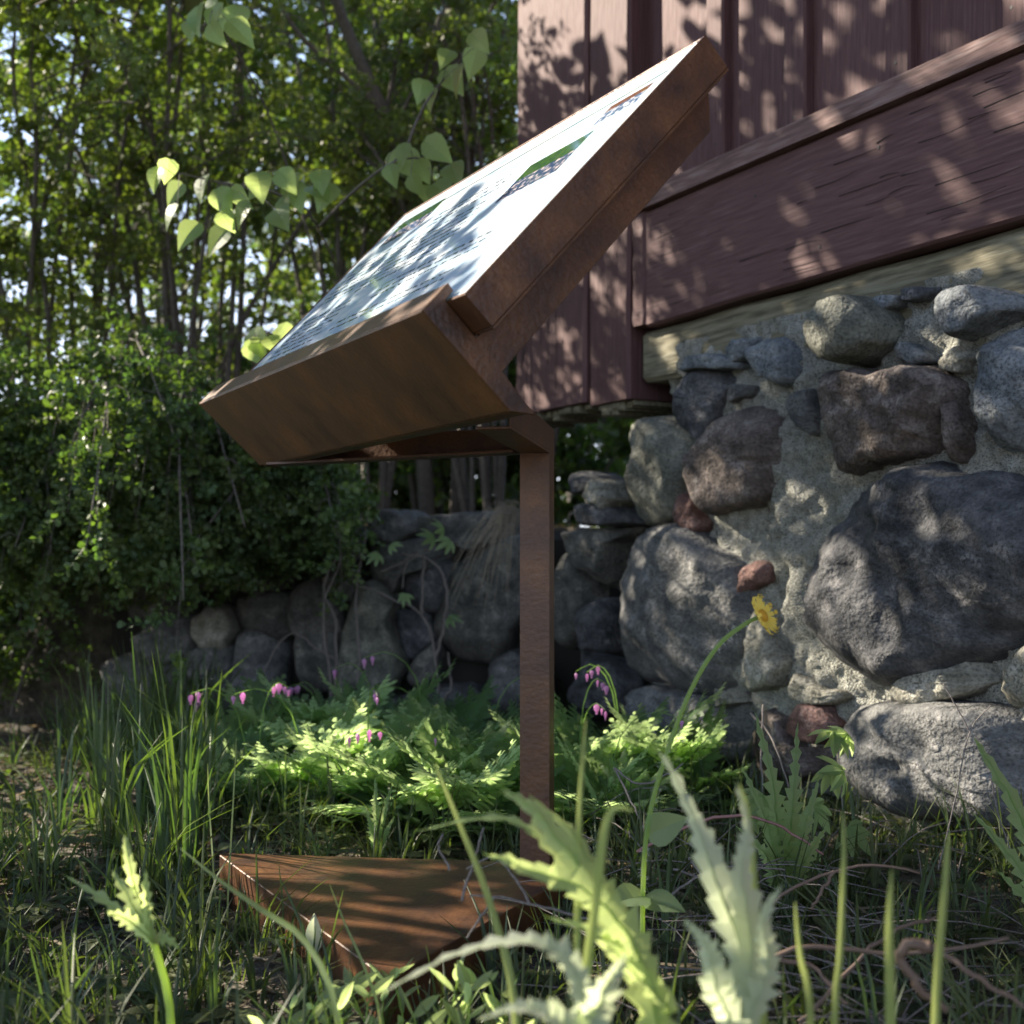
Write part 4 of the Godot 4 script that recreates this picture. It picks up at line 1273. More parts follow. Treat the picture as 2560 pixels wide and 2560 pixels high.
# ---------------------------------------------------------------- the foreground
func front_plants(oval: MB) -> void:
	# yellow daisy on a hairy bowed stem
	var base := Vector3(0.1591, 0.1181, -1.5000)
	base.y = ground_y(base.x, base.z)
	var d := thing("yellow_daisy", "yellow daisy with curled petals on a long bowed hairy stem", "flower", base, Basis())
	var path := [base, Vector3(0.1591, 0.1471, -1.5000), Vector3(0.1649, 0.2372, -1.5000), Vector3(0.1842, 0.3146, -1.5000), Vector3(0.2152, 0.3983, -1.5000), Vector3(0.2487, 0.4550, -1.5000), Vector3(0.2828, 0.4833, -1.5000), Vector3(0.3034, 0.4930, -1.5000)]
	for i in path.size():
		path[i] -= base
	var pts := curve(path, 40)
	var mb := MB.new()
	tube(mb, pts, 0.0032, 0.0026, 7)
	var stem := part("stem", mb.mesh(true), M.stem, d)
	mb = MB.new()
	for k in 260:
		var i := rng.randi_range(6, 38)
		var a := rng.randf() * TAU
		var o := look(pts[i + 1] - pts[i], a).x
		var p := pts[i].lerp(pts[i + 1], rng.randf()) + o * 0.0026
		tube(mb, PackedVector3Array([p, p + o * rng.randf_range(0.002, 0.006) + Vector3(0, rng.randf_range(-0.002, 0.002), 0)]), 0.00022, 0.0001, 3)
	part("hairs", mb.mesh(), M.hair, stem).set_meta("kind", "stuff")
	var head := pts[39]
	var face := Vector3(0.72, 0.45, 0.53).normalized()
	var hb := look(face)
	mb = MB.new()
	for k in 3:
		var r: float = [0.0085, 0.0068, 0.003][k]
		var r2: float = [0.0068, 0.003, 0.0002][k]
		for q in 12:
			var a := TAU * q / 12
			var b := TAU * (q + 1) / 12
			var h: float = [0.001, 0.0045, 0.0062][k]
			var h2: float = [0.0045, 0.0062, 0.0066][k]
			mb.quad(Vector3(cos(a) * r, h, sin(a) * r), Vector3(cos(a) * r2, h2, sin(a) * r2), Vector3(cos(b) * r2, h2, sin(b) * r2), Vector3(cos(b) * r, h, sin(b) * r))
	for k in 70:
		var a := k * 2.39996
		var r := 0.0082 * sqrt(k / 70.0)
		var p := Vector3(cos(a) * r, 0.0058 - r * 0.45, sin(a) * r)
		tube(mb, PackedVector3Array([p, p + Vector3(0, 0.0022, 0)]), 0.0006, 0.0004, 4)
	part("disc", mb.mesh(), M.disc, d, Transform3D(hb, head))
	for k in 24:
		var a := TAU * k / 24 + rng.randf_range(-0.08, 0.08)
		var L := rng.randf_range(0.015, 0.021)
		var o := Vector3(cos(a), 0, sin(a))
		var curl := rng.randf_range(0.0, 1.0)
		var p0 := o * 0.0075 + Vector3(0, 0.001, 0)
		var pp := curve([p0, p0 + o * L * 0.5 + Vector3(0, 0.0015, 0), p0 + o * L * 0.92 + Vector3(0, 0.001 + 0.004 * curl, 0), p0 + o * L * (1.0 - 0.25 * curl) + Vector3(0, 0.002 + 0.010 * curl, 0)], 9)
		mb = MB.new()
		ribbon(mb, pp, [0.0013, 0.0025, 0.0030, 0.0029, 0.0019], Vector3(0, 1, 0) + o * 0.01, 0.25)
		part("petal", mb.mesh(true), M.yellow, d, Transform3D(hb, head))
	mb = MB.new()
	for k in 14:
		var a := TAU * k / 14
		var o := Vector3(cos(a), 0, sin(a))
		ribbon(mb, PackedVector3Array([o * 0.002 - Vector3(0, 0.004, 0), o * 0.0075 - Vector3(0, 0.001, 0), o * 0.012]), [0.0015, 0.0018, 0.0002], UP, 0.2)
	part("calyx", mb.mesh(), M.stem, d, Transform3D(hb, head))
	for e in [[Vector3(0.1649, 0.2276, -1.5000), Vector3(0.75, 0.45, 0.4), 0.052, Vector3(-0.3, 0.2, 0.9)], [Vector3(0.1611, 0.1535, -1.5000), Vector3(-0.6, 0.1, 0.5), 0.055, Vector3(0, 0.9, 0.5)], [Vector3(0.1611, 0.1471, -1.5000), Vector3(0.75, 0.05, 0.4), 0.05, Vector3(0, 0.9, 0.5)]]:
		var y: Vector3 = e[1].normalized()
		var x := y.cross(e[3]).normalized()
		var lf := flat_leaf(1.0, [0.18, 0.36, 0.40, 0.36, 0.27, 0.15, 0.01], 0.25, 0.25)
		part("leaf", lf.mesh(), M.daisy_leaf, d, Transform3D(Basis(x, y, x.cross(y)).scaled(Vector3.ONE * e[2]), e[0] - base))

	# thistles, close to the lens
	var tg := "thistle plants in the foreground"
	var thistles := [
		["pale spiny thistle whose leaves fan out left across the foreground", Vector3(0.1178, 0.1434, -1.0200), [
			[[Vector3(0.1178, 0.1522, -1.0200), Vector3(0.0937, 0.2354, -1.0200), Vector3(0.0416, 0.3118, -1.0300), Vector3(-0.0071, 0.3429, -1.0400), Vector3(-0.0830, 0.3305, -1.0500)], 0.011, Vector3(-0.3, 0.8, 0.6)],
			[[Vector3(0.1177, 0.1602, -1.0000), Vector3(0.0962, 0.2461, -1.0000), Vector3(0.0576, 0.3062, -1.0000), Vector3(0.0189, 0.3577, -1.0000), Vector3(-0.0090, 0.3740, -1.0000)], 0.020, Vector3(-0.45, 0.35, 0.8)],
			[[Vector3(0.1174, 0.1682, -0.9800), Vector3(0.0985, 0.2481, -0.9800), Vector3(0.0648, 0.2944, -0.9800), Vector3(0.0143, 0.3155, -0.9800), Vector3(-0.0215, 0.3281, -0.9800)], 0.020, Vector3(-0.3, 0.6, 0.75)],
			[[Vector3(0.1269, 0.1442, -1.0400), Vector3(0.1112, 0.2156, -1.0400), Vector3(0.0830, 0.2709, -1.0500), Vector3(0.0542, 0.3228, -1.0600), Vector3(0.0155, 0.3592, -1.0600)], 0.016, Vector3(-0.5, 0.3, 0.8)],
			[[Vector3(0.1220, 0.1602, -1.0000), Vector3(0.1237, 0.2060, -0.9800), Vector3(0.0975, 0.2346, -0.9700), Vector3(0.0642, 0.2680, -0.9700), Vector3(0.0267, 0.2805, -0.9700)], 0.016, Vector3(-0.2, 0.8, 0.5)]]],
		["tall upright thistle with pale grey jagged leaves right of the daisy stem", Vector3(0.1730, 0.1720, -0.9500), [
			[[Vector3(0.1730, 0.1801, -0.9500), Vector3(0.1771, 0.2577, -0.9500), Vector3(0.1546, 0.3189, -0.9500), Vector3(0.1383, 0.3678, -0.9500), Vector3(0.1118, 0.4160, -0.9500)], 0.019, Vector3(0.2, 0.15, 1)],
			[[Vector3(0.1732, 0.1841, -0.9400), Vector3(0.1833, 0.2609, -0.9400), Vector3(0.1733, 0.3239, -0.9300), Vector3(0.1773, 0.3559, -0.9300), Vector3(0.1694, 0.3938, -0.9300)], 0.014, Vector3(-0.4, 0.1, 1)],
			[[Vector3(0.1656, 0.1921, -0.9200), Vector3(0.1501, 0.2469, -0.9100), Vector3(0.1407, 0.2813, -0.9000), Vector3(0.1252, 0.2987, -0.9000)], 0.016, Vector3(0.1, 0.5, 1)],
			[[Vector3(0.1752, 0.1841, -0.9400), Vector3(0.1933, 0.2521, -0.9300), Vector3(0.1873, 0.2909, -0.9200), Vector3(0.2011, 0.3186, -0.9200)], 0.013, Vector3(-0.1, 0.3, 1)]]],
		["low thistle with woolly grey leaves lying along the bottom edge", Vector3(0.0532, 0.2087, -0.8600), [
			[[Vector3(0.0532, 0.2198, -0.8600), Vector3(0.0426, 0.2719, -0.8700), Vector3(0.0129, 0.2894, -0.8800), Vector3(-0.0410, 0.2736, -0.9000), Vector3(-0.1012, 0.2356, -0.9200)], 0.013, Vector3(0, 1, 0.45)],
			[[Vector3(0.0544, 0.2201, -0.8500), Vector3(0.0562, 0.2457, -0.8500), Vector3(0.0664, 0.2746, -0.8400), Vector3(0.0790, 0.2927, -0.8400)], 0.018, Vector3(0.2, 0.4, 1)],
			[[Vector3(0.0507, 0.2201, -0.8500), Vector3(0.0339, 0.2458, -0.8400), Vector3(0.0087, 0.2566, -0.8400), Vector3(-0.0238, 0.2476, -0.8400)], 0.014, Vector3(0, 0.9, 0.5)]]],
	]
	for t in thistles:
		var foot: Vector3 = t[1]
		foot.y = ground_y(foot.x, foot.z)
		var o := thing("thistle", t[0], "thistle", foot, Basis(), tg)
		for l in t[2]:
			var p: Array = [foot + Vector3(rng.randf_range(-0.01, 0.01), 0, 0)] + l[0]
			for i in p.size():
				p[i] -= foot
			part("leaf", thistle_leaf(p, l[1] * 1.15, l[2]).mesh(), M.thistle if t == thistles[0] else M.woolly, o)
	# greener jagged weeds farther off
	for t in [
		["green jagged-leaved weed growing at the foot of the pale stones", Vector3(0.4305, 0.0734, -1.9500), [[Vector3(0.3844, 0.3205, -1.9500), 0.016], [Vector3(0.4583, 0.2998, -1.9800), 0.016], [Vector3(0.4774, 0.2211, -1.9200), 0.014], [Vector3(0.3579, 0.2376, -1.9200), 0.014], [Vector3(0.4720, 0.1619, -1.8500), 0.014], [Vector3(0.3369, 0.1619, -1.8500), 0.013]]],
		["jagged green leaves leaning in at the right edge before the grey stone", Vector3(0.7174, 0.1058, -1.6000), [[Vector3(0.5992, 0.3312, -1.6000), 0.022], [Vector3(0.5917, 0.2370, -1.5800), 0.016], [Vector3(0.6084, 0.1732, -1.5500), 0.016], [Vector3(0.6968, 0.3119, -1.6000), 0.02]]],
		["small upright thistle shoot behind the corner of the steel base", Vector3(-0.2479, 0.0009, -2.3000), [[Vector3(-0.2549, 0.1590, -2.3000), 0.010], [Vector3(-0.2232, 0.1441, -2.3000), 0.009], [Vector3(-0.2726, 0.1046, -2.3000), 0.009], [Vector3(-0.2164, 0.0890, -2.2800), 0.009]]],
	]:
		var foot: Vector3 = t[1]
		foot.y = ground_y(foot.x, foot.z)
		var o := thing("jagged_weed", t[0], "weed", foot, Basis(), "jagged green weeds")
		for l in t[2]:
			var e: Vector3 = l[0] - foot
			var m := e * 0.5 + Vector3(0, e.length() * 0.16, 0.02)
			part("leaf", thistle_leaf([Vector3.ZERO, e * 0.2 + Vector3(0, e.length() * 0.1, 0.01), m, e], l[1] * 1.6, Vector3(-0.2, 0.5, 0.9)).mesh(), M.thistle_dark, o)

	# single grass blades near the lens
	var gg := "single grass blades near the lens"
	for e in [
		["wide grass blade slanting down right across the steel base", [Vector3(-0.0658, 0.3873, -1.0500), Vector3(-0.0433, 0.3341, -1.0500), Vector3(-0.0161, 0.2648, -1.0400), Vector3(0.0039, 0.1776, -1.0200)], 0.0042],
		["upright pale grass blade just right of the post", [Vector3(0.0601, 0.4324, -1.0000), Vector3(0.0554, 0.3706, -1.0000), Vector3(0.0533, 0.2847, -1.0000), Vector3(0.0527, 0.1888, -0.9900)], 0.0038],
		["grass blade with its tip bent over to the right", [Vector3(0.0905, 0.3739, -0.9200), Vector3(0.0767, 0.3759, -0.9200), Vector3(0.0688, 0.3581, -0.9200), Vector3(0.0628, 0.3067, -0.9200), Vector3(0.0529, 0.2151, -0.9200)], 0.0046],
		["straight grass blade before the rounded grey stone", [Vector3(0.2546, 0.3678, -0.9500), Vector3(0.2554, 0.3311, -0.9500), Vector3(0.2526, 0.2577, -0.9500), Vector3(0.2485, 0.2038, -0.9500)], 0.0032],
		["leaning grass blade near the lower right corner", [Vector3(0.3362, 0.3495, -0.9500), Vector3(0.3329, 0.3066, -0.9500), Vector3(0.3260, 0.2038, -0.9500)], 0.0040],
		["dim grass blade between the two at the lower right", [Vector3(0.2768, 0.3354, -0.9000), Vector3(0.2752, 0.2890, -0.9000), Vector3(0.2760, 0.2226, -0.9000)], 0.0045],
		["yellow-tipped grass blade beside the tall thistle", [Vector3(0.1787, 0.3854, -0.9700), Vector3(0.1858, 0.3596, -0.9700), Vector3(0.1892, 0.2957, -0.9600), Vector3(0.1934, 0.2038, -0.9500)], 0.0042],
		["thin grass blade leaning over the base in the middle", [Vector3(-0.1995, 0.2069, -1.3500), Vector3(-0.1819, 0.1681, -1.3400), Vector3(-0.1541, 0.1295, -1.3000), Vector3(-0.1352, 0.0801, -1.2800)], 0.0022],
		["blurred green blade lying across the left end of the base", [Vector3(-0.3495, 0.2579, -1.3000), Vector3(-0.2931, 0.2347, -1.2500), Vector3(-0.2402, 0.2193, -1.2000), Vector3(-0.1906, 0.2039, -1.1500), Vector3(-0.1540, 0.1476, -1.1000)], 0.0040],
		["slender grass blade rising left of the base corner", [Vector3(-0.4243, 0.2899, -1.9000), Vector3(-0.4276, 0.2165, -1.9000), Vector3(-0.4259, 0.0507, -1.8500)], 0.0020],
		["slender bent grass blade farther left", [Vector3(-0.4930, 0.2327, -2.0000), Vector3(-0.4896, 0.1468, -2.0000), Vector3(-0.4537, 0.0043, -1.9000)], 0.0020],
		["olive grass blade rising at the lower right behind the leaning one", [Vector3(0.2179, 0.2985, -0.9500), Vector3(0.2220, 0.2577, -0.9500), Vector3(0.2301, 0.2038, -0.9500)], 0.0035],
	]:
		var p: Array = e[1]
		var last: Vector3 = p[p.size() - 1]
		var foot := Vector3(last.x, ground_y(last.x, last.z), last.z)
		if last.y - foot.y > 0.02:
			p.append(foot)
		var q := []
		for i in p.size():
			q.append(p[p.size() - 1 - i] - foot)
		var o := MB.new()
		ribbon(o, curve(q, 16), [e[2] * 0.5, e[2] * 0.75, e[2] * 0.8, e[2] * 0.75, e[2] * 0.65, e[2] * 0.45, e[2] * 0.1], Vector3(-0.35, 0.15, 1), 0.22)
		var b := part("grass_blade", o.mesh(true), M.blade, self, Transform3D(Basis(), foot))
		tag(b, e[0], "grass blade", gg)

	# hairy leafy shoot at the lower left
	var sf := Vector3(-0.3278, 0.1101, -1.2000)
	sf.y = ground_y(sf.x, sf.z)
	var s := thing("hairy_shoot", "blurred hairy shoot with upright folded leaves at the lower left", "weed", sf, Basis())
	mb = MB.new()
	tube(mb, curve([Vector3.ZERO, Vector3(-0.3329, 0.1266, -1.2000) - sf, Vector3(-0.3484, 0.1884, -1.2000) - sf, Vector3(-0.3628, 0.2296, -1.2000) - sf], 10), 0.0042, 0.003, 6)
	part("stem", mb.mesh(true), M.stem, s)
	for e in [[Vector3(-0.3767, 0.2941, -1.2000), 0.0085], [Vector3(-0.3896, 0.2606, -1.2000), 0.012], [Vector3(-0.4433, 0.2503, -1.2200), 0.008], [Vector3(-0.3502, 0.2656, -1.1800), 0.009], [Vector3(-0.3783, 0.2335, -1.1500), 0.012], [Vector3(-0.3172, 0.1895, -1.1800), 0.010]]:
		var a := Vector3(-0.3628, 0.2286, -1.2000) - sf
		if e[0].y < sf.y + 0.27:
			a = Vector3(-0.3484, 0.1884, -1.2000) - sf
		var t: Vector3 = e[0] - sf
		part("leaf", thistle_leaf([a, a.lerp(t, 0.45) + Vector3(0, 0.012, 0.012), t], e[1], Vector3(0.3, 0.4, 0.9), 15).mesh(), M.thistle, s)

	# small upright weeds before the base
	var lance := flat_leaf(1.0, [0.05, 0.13, 0.17, 0.16, 0.1, 0.01], 0.35, -0.1)
	var lm: ArrayMesh = lance.mesh()
	var wn := 0
	var low := ["leafy upright weed before the right part of the steel base", "small grey-green weed before the middle of the base", "weed with crowded narrow leaves below the dry twig", "low weed beside the front corner of the base", "sprawling low weed along the bottom left of centre", "weed sprouting under the thistle at the bottom", "tiny weed left of the front corner of the base", "weed at the bottom edge left of the low thistle"]
	for e in [[815, 1800, 1.3, 1.0], [745, 1790, 1.38, 0.9], [870, 1760, 1.3, 1.0], [690, 1830, 1.3, 0.8], [560, 1860, 1.35, 0.8], [980, 1850, 1.2, 0.9], [620, 1800, 1.42, 0.7], [780, 1890, 1.2, 0.8]]:
		var z: float = e[2]
		var x: float = (e[0] - 966.0) / 2328.4 * z
		var at := Vector3(x, ground_y(x, -z), -z)
		var o := thing("leafy_weed", low[wn], "weed", at, Basis(), "low leafy weeds before the base")
		wn += 1
		for k in 3:
			var tip := Vector3(rng.randf_range(-0.05, 0.05), rng.randf_range(0.07, 0.13) * e[3], rng.randf_range(-0.04, 0.04))
			var pp := curve([Vector3.ZERO, tip * 0.5 + Vector3(rng.randf_range(-0.01, 0.01), 0, 0), tip], 8)
			mb = MB.new()
			tube(mb, pp, 0.0016, 0.0008, 4)
			part("stem", mb.mesh(), M.stem, o)
			for q in 9:
				var a := q * 2.4 + k
				var dir := Vector3(cos(a), rng.randf_range(0.4, 1.2), sin(a)).normalized()
				var sz: float = rng.randf_range(0.025, 0.045) * e[3]
				part("leaf", lm, M.weed, o, Transform3D(look(dir, rng.randf() * TAU).scaled(Vector3(sz, sz, sz)), pp[mini(q, 7)]))

	# dead twigs and runners
	var dg := "dead twigs and bramble runners"
	for e in [
		["forked white dry twig in front of the steel base", [[Vector3(0.0533, 0.1853, -1.3200), Vector3(0.0193, 0.1938, -1.3200), Vector3(-0.0176, 0.2011, -1.3200), Vector3(-0.0459, 0.2023, -1.3200)], [Vector3(-0.0176, 0.2011, -1.3200), Vector3(-0.0488, 0.1569, -1.3200)], [Vector3(0.0193, 0.1938, -1.3200), Vector3(-0.0006, 0.2224, -1.3300), Vector3(-0.0206, 0.2407, -1.3300), Vector3(-0.0491, 0.2281, -1.3300)], [Vector3(-0.0544, 0.1966, -1.3200), Vector3(-0.0406, 0.2396, -1.3300), Vector3(-0.0303, 0.2727, -1.3300)], [Vector3(-0.0673, 0.2231, -1.3500), Vector3(-0.0800, 0.2463, -1.3500), Vector3(-0.0760, 0.2608, -1.3500)], [Vector3(0.0533, 0.1853, -1.3200), Vector3(0.0916, 0.1798, -1.3000)]], 0.0016, 0],
		["long brown runner arching through the lower right", [[Vector3(0.2622, 0.0848, -1.4500), Vector3(0.2928, 0.1411, -1.4600), Vector3(0.3394, 0.1697, -1.4800), Vector3(0.3910, 0.1818, -1.5000), Vector3(0.4381, 0.1909, -1.5000), Vector3(0.4960, 0.1818, -1.5000)], [Vector3(0.3910, 0.1818, -1.5000), Vector3(0.3680, 0.1589, -1.4800), Vector3(0.3561, 0.1458, -1.4700)]], 0.0024, 1],
		["grey dead stem bowed along the lower right ground", [[Vector3(0.2278, 0.1413, -1.3000), Vector3(0.2780, 0.1401, -1.3000), Vector3(0.3188, 0.1312, -1.3000), Vector3(0.3337, 0.1153, -1.2800), Vector3(0.3458, 0.1040, -1.2700)]], 0.003, 1],
		["straight brown cane crossing the lower right corner", [[Vector3(0.3037, 0.0731, -1.3000), Vector3(0.3621, 0.1162, -1.3300), Vector3(0.4130, 0.1482, -1.3600), Vector3(0.4792, 0.1553, -1.4000)]], 0.003, 1],
		["pinkish cane arching below the foundation stones", [[Vector3(0.1909, 0.1104, -1.9000), Vector3(0.2587, 0.1479, -1.9000), Vector3(0.3329, 0.1683, -1.9000), Vector3(0.3884, 0.1610, -1.9000), Vector3(0.4325, 0.1406, -1.9000), Vector3(0.4756, 0.1119, -1.8800)]], 0.003, 2],
		["thick curled dry stem hooked over at the lower right", [[Vector3(0.3594, 0.2322, -1.0500), Vector3(0.3391, 0.2362, -1.0500), Vector3(0.3269, 0.2258, -1.0500), Vector3(0.3373, 0.2096, -1.0500), Vector3(0.3472, 0.1934, -1.0500), Vector3(0.3716, 0.1785, -1.0500)]], 0.0052, 1],
		["smooth grey cane running out at the right edge", [[Vector3(0.3590, 0.2293, -1.0800), Vector3(0.4002, 0.2022, -1.0600), Vector3(0.4392, 0.1785, -1.0500)]], 0.003, 1],
		["thin grey stems leaning on the bottom stone left of the daisy", [[Vector3(0.4886, 0.2807, -2.4000), Vector3(0.4744, 0.1957, -2.3500), Vector3(0.4629, 0.0759, -2.2500)], [Vector3(0.4628, 0.2652, -2.4000), Vector3(0.4986, 0.2158, -2.3500), Vector3(0.5140, 0.0866, -2.2000)], [Vector3(0.1833, 0.1906, -2.2000), Vector3(0.2299, 0.1713, -2.1500), Vector3(0.2992, 0.2082, -2.1500)], [Vector3(0.1833, 0.1906, -2.2000), Vector3(0.2110, 0.1352, -2.1000), Vector3(0.2354, 0.0781, -2.0000)]], 0.0022, 0],
		["bare grey twig standing before the large rounded stone at the right edge", [[Vector3(0.6561, 0.0859, -1.9000), Vector3(0.6877, 0.1799, -1.9200), Vector3(0.7236, 0.2912, -1.9500), Vector3(0.7571, 0.3330, -1.9500)], [Vector3(0.7236, 0.2912, -1.9500), Vector3(0.6887, 0.3646, -1.9700)], [Vector3(0.6988, 0.2423, -1.8000), Vector3(0.7104, 0.1882, -1.8000), Vector3(0.7293, 0.1158, -1.7800)]], 0.0014, 0],
		["dark cane across the ground below the hooked stem", [[Vector3(0.2134, 0.1420, -1.2000), Vector3(0.2798, 0.1770, -1.2200), Vector3(0.3846, 0.1717, -1.2200), Vector3(0.4894, 0.1875, -1.2200)]], 0.0028, 1],
		["dry stalk lying under the pinkish cane", [[Vector3(0.2074, 0.0920, -1.7000), Vector3(0.2837, 0.1308, -1.7200), Vector3(0.3797, 0.1308, -1.7200)], [Vector3(0.2350, 0.1109, -1.8000), Vector3(0.3262, 0.0933, -1.7500), Vector3(0.4045, 0.0774, -1.7000)], [Vector3(0.2582, 0.1263, -1.8000), Vector3(0.2877, 0.0920, -1.7000)]], 0.002, 0],
	]:
		var o := thing("dead_twig", e[0], "twig", e[1][0][0], Basis(), dg)
		for st in e[1]:
			var c: Array = st.duplicate()
			for i in c.size():
				c[i] -= o.position
			var pp := curve(c, 16)
			for i in pp.size():
				pp[i] += Vector3(rng.randf_range(-1, 1), rng.randf_range(-1, 1), rng.randf_range(-1, 1)) * e[2] * 0.6
			mb = MB.new()
			tube(mb, pp, e[2], e[2] * 0.6, 6)
			part("stick", mb.mesh(true), [M.twig, M.cane, M.pink_cane][e[3]], o)
	# a thatch of dead stalks under the weeds at the right
	mb = MB.new()
	for k in 150:
		var x := rng.randf_range(0.10, 0.75)
		var z := -rng.randf_range(1.25, 2.4)
		var a := rng.randf() * TAU
		var L := rng.randf_range(0.1, 0.3)
		var p := Vector3(x, ground_y(x, z) + rng.randf_range(0.01, 0.07), z)
		var e := p + Vector3(cos(a) * L, rng.randf_range(-0.02, 0.05), sin(a) * L)
		tube(mb, curve([p, p.lerp(e, 0.5) + Vector3(0, 0.02, 0), e], 6), 0.0014, 0.0008, 4)
	tag(part("dead_stalks", mb.mesh(true), M.twig, self), "thatch of dead stalks on the dark ground below the foundation", "dead stalks", "", "stuff")
	# a single pale leaf standing against the base
	var pf := Vector3(-0.2602, 0.0444, -1.6200)
	mb = flat_leaf(0.052, [0.004, 0.010, 0.0115, 0.010, 0.006, 0.0005], 0.3, 0.1)
	tag(part("pale_leaf", mb.mesh(), M.pale_leaf, self, Transform3D(Basis(), pf)), "single pale oval leaf standing against the front of the steel base", "leaf")

var BARN := Vector3(0.0549, 0, -3.7612)
